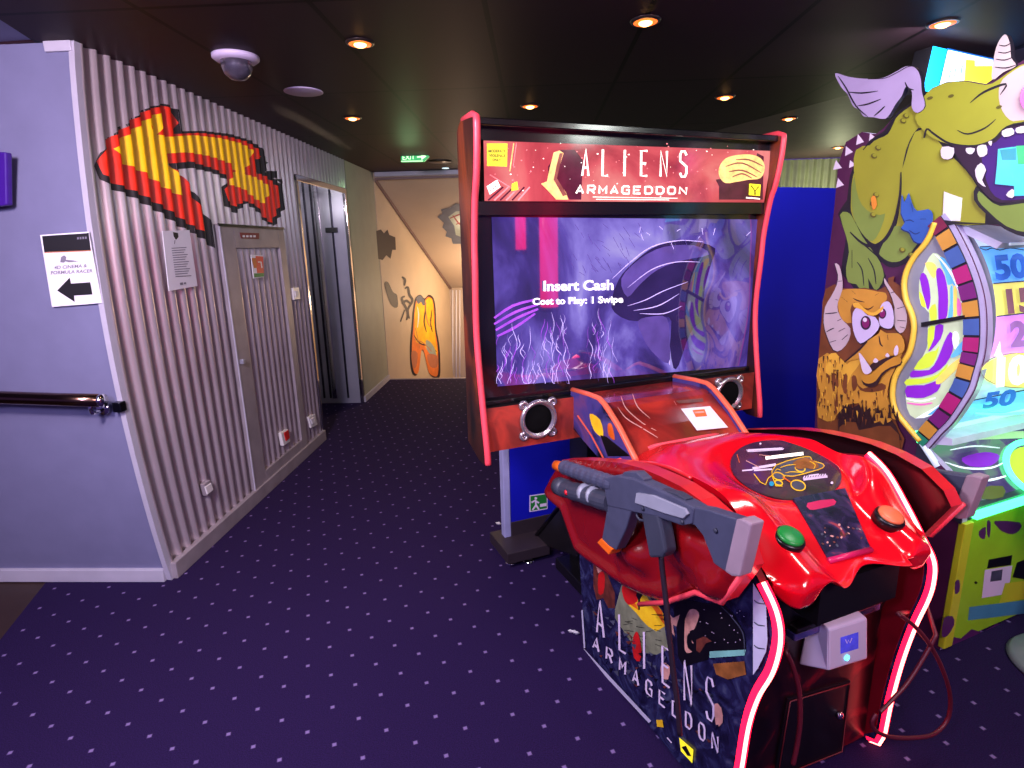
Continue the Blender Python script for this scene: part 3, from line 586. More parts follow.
for i in range(40):
    x, y = random.uniform(330, 560), random.uniform(75, 240); a.k = 30; a.stroke([c7((x, y)), c7((x+random.uniform(6, 26), y+random.uniform(8, 36)))], .45, 'screen_mid', 0)
for i in range(16):
    x, y = random.uniform(560, 930), random.uniform(80, 140); a.k = 31; a.stroke([c7((x, y)), c7((x+random.uniform(-14, 14), y+random.uniform(6, 26)))], .5, random.choice(['screen_mid', 'screen_wisp']), 0)
a.k = 34
a.text('Insert Cash', c7((243, 300)), c7((474, 296)), (0, -9.6), 'screen_white', .03); a.text('Cost to Play: 1 Swipe', c7((207, 346)), c7((506, 338)), (0, -6.4), 'screen_white', .035)
a.build('screen_image', so, recalc=False)
# speaker panel
sv = -.035; ps_ = PV(sv); sq = [L(UI0, sv, .835), L(UI1, sv, .835), L(UI1, sv, 1.012), L(UI0, sv, 1.012)]
b = MB(); b.prism(sq, DV*-.12, 'speaker_print', 'cab_black'); b.build('speaker_panel', machine)
for c in ((537.5, 418.5), (727.5, 393.5)):
    o = ps_(c); b = MB(); b.lathe([(.058, 0), (.078, .004), (.082, .012), (.076, .02), (.066, .02), (.058, .006)], o, DV, 'speaker_ring', 32)
    for k in range(4):
        an = PI/4+k*PI/2; q = o+(WU*math.cos(an)+Vector((0, 0, 1))*math.sin(an))*.088; b.lathe([(.02, 0), (.021, .01), (.016, .015), (.007, .015), (.007, .004)], q, DV, 'speaker_ring', 14)
    sp = b.build('speaker', machine)
    b = MB(); b.lathe([(.060, .0), (.060, .0085), (.035, .0075), (.015, .0105), (.0, .011)], o, DV, 'speaker_cone', 24); b.build('speaker_cone', sp)
# ramp between screen and console
RTAB = [(-.06, 1.036), (.08, 1.047), (.15, 1.048), (.185, 1.036), (.22, 1.016), (.285, .975), (.37, .905), (.42, .865)]
RZ = lambda v: interp(RTAB, v)
RVS = [v for v, z in RTAB]
U0, U1 = .345, .875
b = MB(); b.prism([L(U0+.02, v, RZ(v)-.022) for v in RVS]+[L(U0+.02, .42, .80), L(U0+.02, -.06, .86)], WU*(U1-U0-.04), 'ramp_print'); b.build('ramp_panel', machine)
for u in (U0, U1):
    s_ = 1 if u == U0 else -1
    b = MB(); b.prism([L(u, v, RZ(v)-.004) for v in RVS]+[L(u, .42, .74), L(u, .22, .80), L(u, -.06, .88)], WU*.02*s_, 'ramp_side_print'); rs = b.build('ramp_side', machine)
    b = MB(); b.tube([L(u+.01*s_, v, RZ(v)-.002) for v in RVS], .0115, 'orange_trim', 8); b.build('edge_trim', rs)
RPN = (L(0, 1, -.667)-OG).cross(WU); a = Art(PP(L(.6, .22, RZ(.22)-.021), RPN), 5); c8 = crop(600, 370, 5.689)
for pts in ([(120, 150), (150, 220), (240, 300), (320, 345)], [(185, 135), (215, 210), (285, 275)], [(100, 210), (150, 275), (240, 330), (330, 385)], [(420, 175), (435, 200)]): a.stroke([c8(p) for p in pts], 1.0, 'art_flesh', 5, .7)
a.poly([c8(p) for p in [(430, 175), (585, 160), (590, 180), (450, 190)]], 'art_brown')
a.build('ramp_scratches', machine, recalc=False)
a = Art(PU(U0), 3); c9 = crop(470, 370, 3.303)
a.poly([c9(p) for p in [(395, 145), (430, 165), (440, 220), (410, 200)]], 'art_fire', 3); a.poly([c9(p) for p in [(455, 180), (468, 180), (478, 230), (458, 215)]], 'art_orange', 3)
a.poly([c9(p) for p in [(430, 215), (450, 220), (500, 260), (530, 285), (455, 285)]], 'art_black'); a.stroke([c9(p) for p in [(355, 150), (400, 215), (440, 290)]], 1.6, 'orange_trim', 0)
a.build('ramp_print', machine, recalc=False)
# ---- console
ledp = [(.83, .948), (.896, .917), (.967, .834), (1.02, .765), (1.068, .71), (1.092, .655), (1.07, .575), (1.035, .475), (1.015, .35), (1.0, .2), (1.0, .07)]
ledl = [(.83, .948), (.896, .917), (.95, .870), (.995, .832), (1.038, .793), (1.083, .742), (1.100, .680), (1.088, .587), (1.052, .485), (1.029, .375), (1.018, .234), (1.005, .07)]
ledr = [(.832, .957), (.896, .917), (.967, .834), (1.02, .763), (1.055, .712), (1.062, .655), (1.056, .595), (1.034, .492), (1.014, .358), (1.0, .2), (.995, .07)]
outline_ = lambda lp: [(.13, .60), (.135, .37), (.18, .012), (.965, .012), (.98, .03)]+[p for p in reversed(lp)]+[(.7, .925), (.5, .89), (.3, .83), (.15, .70)]
UL, UR = .28, .912
for u, s_ in ((UL, 1), (UR, -1)):
    lp = [(p.x, p.y) for p in cr(ledl if u == UL else ledr, 5, False)]; out = outline_(lp)
    b = MB(); b.prism([L(u, v, z) for v, z in out], WU*.022*s_, 'side_print', 'red_spill'); sp = b.build('console_side', machine)
    bi = MB(); bi.prism([L(u+.0222*s_, v, z) for v, z in [(.3, .03), (.95, .03)]+[(v-.012, z) for v, z in reversed(lp) if z < .80]+[(.5, .78)]], WU*.004*s_, 'red_spill'); bi.build('red_spill_sheet', sp)  # added sheet: red LED light on the inner side put into its colour
    q = lp if u == UR else [p for p in lp if p[1] < .80]
    if u == UR: q = q+[(.985, .03), (.955, .018)]
    lv_, lu_ = (-.006, .006) if u == UL else (.002, .010)
    b = MB(); b.tube([L(u+lu_*s_, v+lv_, z+.004) for v, z in q], .0135, 'led_sleeve', 10); ls = b.build('led_strip', sp)
    nr_ = [Vector((q[min(i+1, len(q)-1)][1]-q[max(i-1, 0)][1], -(q[min(i+1, len(q)-1)][0]-q[max(i-1, 0)][0]))).normalized() for i in range(len(q))]
    b = MB(); b.tube([L(u+lu_*s_-.0045, v+lv_-n_.x*.0098, z+.004-n_.y*.0098) for (v, z), n_ in zip(q, nr_)], .0056, 'led_red', 10); b.build('led_core', ls)
    if u == UL:
        a = Art(PU(UL)); d = crop(560, 560, 3.69); e = crop(590, 560, 6.024)
        a.poly([e(p) for p in [(190, 150), (290, 150), (340, 200), (380, 250), (430, 300), (450, 400), (470, 540), (400, 570), (330, 560), (250, 500), (150, 350), (150, 300)]], 'art_smoke')
        a.poly([e(p) for p in [(200, 155), (290, 155), (325, 185), (355, 240), (410, 270), (440, 320), (450, 400), (400, 430), (350, 400), (310, 360), (280, 320), (230, 270)]], 'art_fire')
        a.poly([e(p) for p in [(230, 260), (290, 300), (320, 360), (300, 320), (280, 270), (260, 250)]], 'art_orange'); a.poly([e(p) for p in [(330, 240), (380, 255), (435, 310), (448, 390), (420, 350), (380, 290)]], 'art_orange')
        a.poly([e(p) for p in [(195, 155), (270, 152), (290, 200), (285, 250), (230, 270), (200, 220)]], 'art_red', 2)
        a.poly([e(p) for p in [(285, 185), (310, 180), (318, 210), (302, 235), (300, 300), (290, 300), (290, 240), (278, 215)]], 'art_black')
        a.poly([e(p) for p in [(20, 20), (60, 0), (90, 30), (110, 100), (150, 200), (150, 290), (110, 290), (80, 230), (40, 240), (20, 160)]], 'art_brown'); a.poly([e(p) for p in [(50, 90), (80, 70), (90, 120), (80, 200), (50, 200)]], 'art_red', 2); a.poly([e(p) for p in [(30, 20), (70, 15), (80, 60), (50, 80)]], 'art_flesh')
        for i in range(26):
            x, y = random.uniform(160, 440), random.uniform(300, 560); a.k = 13; a.stroke([e((x, y)), e((x+random.uniform(15, 60), y+random.uniform(-8, 14)))], .5, 'art_black', 0)
        a.k = 14
        a.poly([e(p) for p in [(500, 290), (560, 240), (640, 250), (700, 260), (800, 262), (870, 330), (930, 440), (940, 540), (720, 560), (710, 600), (640, 620), (560, 640), (530, 580), (520, 400)]], 'art_black')
        a.poly([e(p) for p in [(600, 300), (640, 300), (658, 330), (640, 390), (625, 420), (600, 430), (610, 480), (640, 530), (600, 560), (570, 540), (570, 400), (575, 350)]], 'art_flesh', 2); a.poly([e(p) for p in [(605, 440), (615, 500), (650, 510), (640, 560), (590, 530), (585, 460)]], 'art_black', 2)
        a.poly([e(p) for p in [(640, 480), (690, 460), (735, 490), (700, 500), (660, 560), (640, 545)]], 'art_brown'); a.poly([e(p) for p in [(475, 320), (500, 350), (540, 330), (520, 400), (500, 390), (510, 460), (495, 440)]], 'art_flesh')
        a.poly([e(p) for p in [(720, 550), (940, 540), (930, 575), (720, 590)]], 'art_mint'); a.poly([e(p) for p in [(740, 625), (930, 610), (940, 690), (830, 720), (760, 690)]], 'art_rust'); a.stroke([e(p) for p in [(790, 280), (850, 340), (920, 440), (930, 560)]], 1, 'art_grey', 5, .5)
        for i in range(22): a.k = 24; a.disc(e((random.uniform(660, 930), random.uniform(290, 530))), .5, .5, 'art_letter', 0, 5)
        a.poly([e(p) for p in [(430, 620), (480, 640), (470, 720), (430, 700)]], 'art_flesh', 2)
        a.poly([d(p) for p in [(570, 530), (595, 545), (600, 600), (575, 610)]], 'art_flesh', 2)
        a.poly([e(p) for p in [(270, 440), (290, 440), (310, 540), (300, 610), (265, 590), (255, 500)]], 'art_red', 2)
        for i in range(110):
            t_ = random.random(); x, y = 588+t_*125, 622+t_*95+random.uniform(-22, 30); a.k = 25+i % 4
            a.poly([(x, y), (x+random.uniform(2, 7), y+random.uniform(-1, 4)), (x+random.uniform(1, 5), y+random.uniform(2, 6))], random.choice(['art_grey', 'side_print', 'art_black', 'art_grey', 'art_brown']))
        a.k = 30
        a.letters('ALIENS', [d(p) for p in [(134, 142), (566, 446), (566, 600), (136, 266)]], 2.1, 'art_letter', .68)
        a.letters('ARMAGEDDON', [d(p) for p in [(124, 280), (582, 652), (582, 712), (122, 322)]], 1.9, 'art_letter', .58)
        a.stroke([(582, 610), (584.5, 648)], 1.6, 'art_edge', 0); a.stroke([(583, 650), (650, 722)], 3.2, 'art_edge', 0);
        a.poly([d(p) for p in [(355, 590), (378, 590), (382, 618), (358, 615)]], 'art_fire'); a.poly([d(p) for p in [(440, 655), (492, 700), (488, 750), (446, 705)]], 'sticker_yellow'); a.poly([d(p) for p in [(448, 690), (465, 685), (485, 725), (470, 722)]], 'art_black')
        a.stroke([d((395, 655)), d((412, 675))], 1.2, 'art_letter', 0)
        a.poly([(753, 583), (758.5, 592), (766, 606), (767.5, 640), (766, 652), (758, 668), (753, 675)], 'art_edge')
        for y in (600, 622, 645): a.stroke([(754, y), (758, y+3), (765, y+4)], 1.4, 'art_grey', 3, .4)
        a.build('side_artwork', sp, recalc=False)
b = MB(); b.prism([L(UL+.022, v, z) for v, z in [(.2, .02), (.93, .02), (.94, .30), (.95, .5), (.98, .60), (.98, .74), (.9, .80), (.36, .80), (.2, .66)]], WU*(UR-UL-.044), 'cab_black'); b.build('console_body', machine)
for u in (.36, .84):
    for v in (.28, .88):
        b = MB(); b.lathe([(.028, 0), (.03, .006), (.012, .012), (.012, .03)], L(u, v, 0), (0, 0, 1), 'steel_dark', 12); b.build('levelling_foot', machine)
FV = .953
b = MB(); b.prism([L(UL+.03, FV, .025), L(UR-.03, FV, .025), L(UR-.03, FV, .60), L(UL+.03, FV, .60)], DV*-.03, 'front_print'); b.build('front_panel', machine)
pf_ = PV(FV+.004)
# front panel: ledge, coin door, card reader
b = MB(); b.boxL(.46, .80, .95, 1.005, .575, .592, 'cab_black'); b.boxL(.46, .80, .95, 1.0, .55, .575, 'ramp_side_print'); b.build('front_ledge', machine, bevel=.004)
b = MB(); q = PV(1.0051); b.prism([q(p) for p in [(860, 590.5), (875, 587), (875.5, 591.5), (860.5, 595.5)]], DV*.001, 'paper'); b.build('ledge_label', machine)
dq = [(787, 698), (850, 680), (842, 752), (774, 778)]
b = MB(); b.prism([pf_(p)+DV*.004 for p in dq], DV*-.02, 'cab_black'); cd = b.build('coin_door', machine, bevel=.003)
b = MB(); ctr_ = sum((pf_(p) for p in dq), Vector())/4; b.tube([pf_(ctr_p)+DV*.006 for ctr_p in [(788.5, 700), (848, 682.5), (840.5, 750), (776, 775.5)]], .0022, 'graffiti_red', 6, closed=True); b.build('door_edge', cd)
b = MB(); b.lathe([(.012, 0), (.012, .008), (.009, .014), (.0, .015)], pf_((837, 713))+DV*.004, DV, 'chrome', 16); b.build('door_lock', cd)
b = MB(); fr = PV(1.035); bk = PV(.957)
fq = [(829, 630), (868, 618), (868, 659), (829, 671)]; F4 = [fr(p) for p in fq]; fl = F4
uu0 = loc(F4[0])[0]; uu1 = loc(F4[1])[0]; z0_ = loc(F4[3])[2]; z1_ = loc(F4[0])[2]
Bk = [L(uu0+.015, .957, z1_+.02), L(uu1-.015, .957, z1_+.02), L(uu1+.01, .957, z0_-.03), L(uu0-.004, .957, z0_-.03)]
b.add(F4+Bk, [(0, 1, 2, 3), (7, 6, 5, 4), (0, 4, 5, 1), (1, 5, 6, 2), (2, 6, 7, 3), (3, 7, 4, 0)], 'reader_case'); rd = b.build('card_reader', machine, bevel=.006)
a = Art(fr, 2); a.poly([(840.5, 637.5), (858.5, 632), (858.5, 648.5), (840.5, 654)], 'reader_screen'); a.stroke([(845.5, 639.5), (847, 643.5), (848.5, 640), (850, 643), (852, 638)], .8, 'art_letter', 0); a.build('reader_display', rd, recalc=False)
b = MB(); q = fr((846.5, 657.5)); b.lathe([(.008, 0), (.008, .004), (.0, .005)], q, DV, 'led_cyan', 12); b.build('reader_light', rd)
b = MB(); b.boxL(uu0+.03, uu1-.02, .957, 1.0, z1_+.012, z1_+.045, 'cab_black'); b.build('reader_top', rd, bevel=.004)
# shell
ctab = smooth_tab([(.29, .865), (.35, .902), (.42, .935), (.5, .955), (.62, .948), (.85, .900), (.96, .850), (1.08, .795), (1.10, .785)])
etab = smooth_tab([(.29, .845), (.4, .885), (.5, .922), (.6, .946), (.7, .956), (.83, .955), (.90, .925), (.97, .845), (1.02, .80), (1.08, .775), (1.10, .77)])
def shz(s_, v):
    c = interp(ctab, v); e = interp(etab, v); k = sil(abs(s_), .42, 1.0)
    z = c*(1-k)+e*k
    z += .028*math.exp(-((abs(s_)-.72)/.17)**2)*sil(v, .74, .92)
    z += .012*math.exp(-((abs(s_)-.8)/.2)**2-((v-.55)/.14)**2)
    u = UC+SU*s_; r = math.hypot(u-DC[0], (v-DC[1])*1.02); k = sil(r, DR+.07, DR+.012); z = z*(1-k)+(.9415-.215*(v-.62)-.005)*k
    k = sil(abs(u-SCU), .17, .125)*sil(v, .84, .90); z = z*(1-k)+(.828-.52*(v-1.0)-.004)*k
    return z
ns, nt_ = 90, 76; rows = []; SU = .286
dn_ = (L(0, 1, -.215)-OG).cross(WU); pd = PP(L(UC, .62, .9415), dn_)
DC = loc(pd((786, 470))); DR = max((Vector(loc(pd((786+56*math.cos(.16)*k, 470+56*math.sin(.16)*k))))-Vector(DC)).length for k in (-1, 1))
sn_ = (L(0, 1, -.52)-OG).cross(WU); pst = PP(L(UC, 1.0, .828), sn_); SCU = loc(pst((834, 525)))[0]
def vend(s_): return 1.072-.05*sil(abs(s_), .8, 1.0)-.02*math.cos(PI*min(1, abs(s_)*2.2))*(abs(s_) < .45)
def lipz(s_): return .775-.048*math.exp(-((abs(s_)-.76)/.19)**4)
for i in range(nt_+1):
    t = i/nt_; r = []
    for j in range(ns+1):
        s_ = -1+2*j/ns; ve = vend(s_)
        if t < .82:
            v0 = .352-.055*abs(s_)**3; v = v0+(ve-v0)*(t/.82); z = shz(s_, v)
        else:
            k = (t-.82)/.18; zt_ = shz(s_, ve); an = k*PI/2
            v = ve+.020*math.sin(min(1, k*2)*PI/2)-.03*max(0, k-.5); z = zt_+(lipz(s_)-zt_)*(k**1.3)
        r.append(L(UC+SU*s_, v, z))
    rows.append(r)
rows.append([P_-DV*.05+Vector((0, 0, .004)) for P_ in rows[-1]])
first = [P_-Vector((0, 0, .10)) for P_ in rows[0]]
b = MB(); b.grid([first]+rows, 'shell_red'); b.grid([[r[0] for r in [first]+rows], [r[0]-Vector((0, 0, .03))+WU*.012 for r in [first]+rows]], 'shell_red'); b.grid([[r[-1] for r in [first]+rows], [r[-1]-Vector((0, 0, .03))-WU*.012 for r in [first]+rows]], 'shell_red')
sh = b.build('console_shell', machine)
b = MB(); b.tube([P_+Vector((0, 0, .004)) for P_ in rows[0]], .008, 'pink_trim', 6); b.tube([r[0]+Vector((0, 0, -.006)) for r in rows[:38]], .007, 'lip_red', 6); b.build('shell_trim', sh)
# printed disc and strip let into the shell
el = lambda a_, k=1: (786+k*(56*math.cos(a_)*math.cos(.16)-29*math.sin(a_)*math.sin(.16)), 470+k*(56*math.cos(a_)*math.sin(.16)+29*math.sin(a_)*math.cos(.16)))
a = Art(pd); c10 = crop(720, 430, 7.68)
ring = [el(2*PI*i/48) for i in range(48)]
b = MB(); b.prism([pd(p) for p in ring], (0, 0, -.012), 'cab_black'); ds = b.build('instruction_disc', sh)
a.poly(ring, 'plate_print')
for q, w_, m in (([(215, 155), (480, 140)], 1.7, 'art_letter'), ([(350, 215), (640, 180)], 3.2, 'marquee_white'), ([(170, 312), (250, 305)], 1.4, 'art_letter'), ([(250, 295), (430, 265)], 2.6, 'art_letter'), ([(260, 310), (400, 300)], 1.6, 'art_letter'), ([(640, 378), (825, 355)], 2.6, 'art_letter'), ([(680, 350), (760, 340)], 1.4, 'art_letter'), ([(130, 185), (150, 250)], .6, 'art_orange')): a.stroke([c10(p) for p in q], w_, m, 0)
gunl = [(430, 270), (600, 215), (690, 205), (710, 235), (790, 260), (790, 290), (700, 320), (560, 355), (480, 345), (400, 350)]
a.poly([c10(p) for p in gunl], 'art_grey', 2); a.stroke([c10(p) for p in gunl], .9, 'art_fire', 2, 0, True)
for cc, rx, ry in (((615, 295), 5.6, 3.6), ((450, 355), 6.5, 4.2), ((600, 425), 8, 5.5), ((450, 405), 4.5, 3)): a.disc(c10(cc), rx, ry, 'art_fire', .3); a.disc(c10(cc), rx-1.2, ry-1.2, 'art_grey', .3)
a.stroke([c10(p) for p in [(260, 335), (310, 400), (350, 420), (370, 370), (410, 340)]], .9, 'art_fire', 0); a.stroke([c10(p) for p in [(400, 350), (430, 430), (480, 430)]], .9, 'art_fire', 0); a.stroke([c10(p) for p in [(480, 360), (540, 400)]], 1.2, 'art_orange', 0)
a.poly([c10(p) for p in [(560, 250), (640, 215), (700, 225), (740, 250), (760, 285), (700, 300), (660, 290), (600, 300)]], 'art_rust', 2)
for s_ in ([(460, 290), (520, 270), (580, 265)], [(500, 330), (560, 320), (640, 330)], [(690, 240), (730, 265), (720, 300)], [(420, 320), (440, 300), (470, 310)]): a.stroke([c10(p) for p in s_], .9, 'art_fire', 4, .5)
a.stroke([c10(p) for p in [(205, 150), (215, 165), (250, 165), (480, 150), (490, 140)]], .8, 'art_letter', 0)
for i_ in range(9): a.stroke([c10((640+i_*20, 372-i_*2)), c10((652+i_*20, 352-i_*2))], 1.2, 'art_letter', 0)
a.disc(c10((860, 405)), 1.4, 1.4, 'art_letter', 0, 8); a.disc(c10((310, 105)), 1.2, 1, 'art_letter', 0, 8)
a.disc(c10((396, 412)), 2.4, 2.4, 'led_cyan_print'); a.stroke([c10((200, 235)), c10((300, 285))], .8, 'art_flesh', 0); a.stroke([c10((300, 190)), c10((390, 200))], .6, 'art_flesh', 0)
a.build('disc_print', ds, recalc=False)
stq = [(793, 498), (845, 488), (871, 549), (829, 560)]
b = MB(); b.prism([pst(p) for p in stq], (0, 0, -.02), 'strip_print'); st = b.build('centre_strip', sh)
a = Art(pst, 2); a.poly([c10(p) for p in [(672, 560), (870, 530), (880, 575), (760, 605), (690, 612)]], 'magenta_tab', 2)
for i in range(26): a.k = 3+i % 3; a.disc((random.uniform(822, 862), random.uniform(522, 548)), random.uniform(.6, 2.2), random.uniform(.5, 1.4), random.choice(['art_flesh', 'art_grey', 'art_brown']), random.random(), 6)
a.build('strip_print', st, recalc=False)
b = MB(); b.tube([pst(p)+Vector((0, 0, .001)) for p in ((829, 561), (871, 550))], .008, 'magenta_tab', 8); b.build('strip_rim', st)
for px_, m, lab in (((790, 537), 'button_green', 'green push button'), ((890.5, 516), 'button_orange', 'orange push button')):
    P_ = None
    d_ = ray(px_); tt = 1.0
    while tt < 2.6:                                    # walk along the view ray down to the shell
        q = EYE+d_*tt; u, v, z = loc(q)
        if abs(u-UC) < SU and z < shz((u-UC)/SU, min(max(v, .315), 1.1))+.012: break
        tt += .002
    ax = (Vector((0, 0, 1))+DV*.42).normalized()
    b = MB(); b.lathe([(.040, -.02), (.040, .004), (.036, .008)], q-ax*.006, ax, 'cab_black', 24); bu = b.build('push_button', sh, label=lab)
    b = MB(); b.lathe([(.034, .006), (.033, .014), (.026, .017), (.0, .018)], q-ax*.006, ax, m, 24); b.build('button_cap', bu)
# notch under the shell lip
b = MB(); b.boxL(.46, .76, .94, 1.06, .64, .755, 'black'); b.build('lip_notch', machine)
# holsters: moulded plates standing off both sides
HU = .205
hp = [(603, 461), (580, 459.5), (562, 460), (553, 474), (546, 488), (548, 497), (553, 503), (564, 512), (570, 530), (578, 552), (590, 562), (607, 574), (624, 586), (645, 596), (667, 602), (697, 592), (723, 602), (748, 568), (741, 548), (722, 520), (700, 500), (680, 486), (660, 476), (641, 468), (622, 463)]
pu = PU(HU)
def v2(p): u, v, z = loc(pu(p)); return (v, z)
bound = [v2(p) for p in hp]; e2 = crop(540, 440, 3.938)
bumps = [((395, 440), .062, .050, .045), ((610, 430), .10, .075, .030), ((330, 460), .03, .05, .012), ((560, 560), .12, .05, -.016), ((300, 215), .2, .035, -.020), ((560, 280), .2, .03, -.018), ((700, 560), .05, .04, .02)]
bl_ = [(v2(e2(c)), a_, b__, h) for c, a_, b__, h in bumps]
def dist(p):
    best = 9; n = len(bound)
    for i in range(n):
        a_, c = Vector(bound[i]), Vector(bound[(i+1) % n]); t = max(0, min(1, (Vector(p)-a_).dot(c-a_)/(c-a_).length_squared)); best = min(best, (a_+(c-a_)*t-Vector(p)).length)
    return best
def inside(p):
    x, y = p; k = False; n = len(bound)
    for i in range(n):
        (x1, y1), (x2, y2) = bound[i], bound[(i+1) % n]
        if (y1 > y) != (y2 > y) and x < (x2-x1)*(y-y1)/(y2-y1)+x1: k = not k
    return k
dense = []
for i in range(len(bound)):
    a_, c = Vector(bound[i]), Vector(bound[(i+1) % len(bound)]); n = max(1, int((c-a_).length/.014))
    dense += [tuple(a_+(c-a_)*k/n) for k in range(n)]
vs = [Vector(p) for p in dense]; nb = len(vs)
x0, x1 = min(p[0] for p in bound), max(p[0] for p in bound); y0, y1 = min(p[1] for p in bound), max(p[1] for p in bound)
x = x0
while x < x1:
    y = y0
    while y < y1:
        if inside((x, y)) and dist((x, y)) > .007: vs.append(Vector((x, y)))
        y += .012
    x += .012
dv, de, df, *_ = geometry.delaunay_2d_cdt(vs, [(i, (i+1) % nb) for i in range(nb)], [], 1, 1e-5)
def lift(p):
    d_ = dist(p); h = .022*sil(d_, 0, .022)-.014*sil(d_, .03, .055)
    for (cx_, cy_), a_, b__, hh in bl_: h += hh*math.exp(-(((p[0]-cx_)/a_)**2+((p[1]-cy_)/b__)**2)**1.6)
    return h
for side in (0, 1):
    g_ = (lambda P_: P_) if side == 0 else mir
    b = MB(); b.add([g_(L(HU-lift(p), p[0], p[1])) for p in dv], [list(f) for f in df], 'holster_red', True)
    b.add([g_(L(HU+.05-.02*sil(dist(p), .0, .02), p[0], p[1])) for p in dv], [list(f) for f in df], 'holster_shade', True)  # shade of the hollow put into a darker red inner face
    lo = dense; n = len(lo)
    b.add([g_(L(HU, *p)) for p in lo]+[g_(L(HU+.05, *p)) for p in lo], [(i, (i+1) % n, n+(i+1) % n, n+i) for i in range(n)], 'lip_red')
    ho = b.build('gun_holster', machine)
    b = MB(); q = [L(HU-.004, *v2(p)) for p in [(640, 604), (667, 602), (697, 592), (723, 602), (748, 568)]]; b.tube([g_(P_) for P_ in q], .008, 'pink_trim', 6); b.build('edge_trim', ho)
    for v_, z_ in ((.45, .78), (.78, .80)):
        b = MB(); b.prism([g_(L(HU+.018, v_+dx_, z_+dz_)) for dx_, dz_ in ((-.03, -.03), (.03, -.03), (.03, .03), (-.03, .03))], (WU if side == 0 else -WU)*.06, 'black'); b.build('holster_bracket', ho)
# rear support frame
b = MB(); b.boxL(.50, .78, -.36, -.19, .02, 1.6, 'cab_black'); b.boxL(.44, .84, -.40, .22, .012, .07, 'cab_black')
b.build('rear_column', machine, bevel=.004)
b = MB(); q = PU(.44); g2 = [q(p) for p in [(533, 541), (565, 499), (585, 492), (590, 545), (576, 556)]]; b.prism(g2, WU*.03, 'cab_black'); b.build('brace', machine)
b = MB(); b.tube([q((533, 540)), q((566, 498))], .012, 'steel_dark', 6); b.build('brace_edge', machine)
# hanging cables at the front
cu_ = PV(1.06)
def cable(px, m, r, name, proj=cu_, par=None, pre=(), post=()):
    b = MB(); b.tube(list(pre)+cr([proj(p) for p in px], 6, False)+list(post), r, m, 8); return b.build(name, par or machine)
cable([(786, 652), (793, 668), (799, 690), (800, 720), (797, 745), (793, 764)], 'cable_red', .007, 'cable', PV(1.02), pre=[PV(.955)((785, 645))])
cr_ = PU(1.0)
cable([(898, 614), (912, 624), (928, 642), (942, 668), (950, 695), (948, 718), (934, 734), (912, 738), (890, 737), (875, 730), (872, 722), (876, 714)], 'cable_red', .006, 'cable', PV(1.10), pre=[L(.90, 1.02, .53)])
cable([(936, 635), (927, 652), (908, 682), (890, 702), (880, 712)], 'cable_red', .006, 'cable', PV(1.10), pre=[L(1.02, .95, .60)])

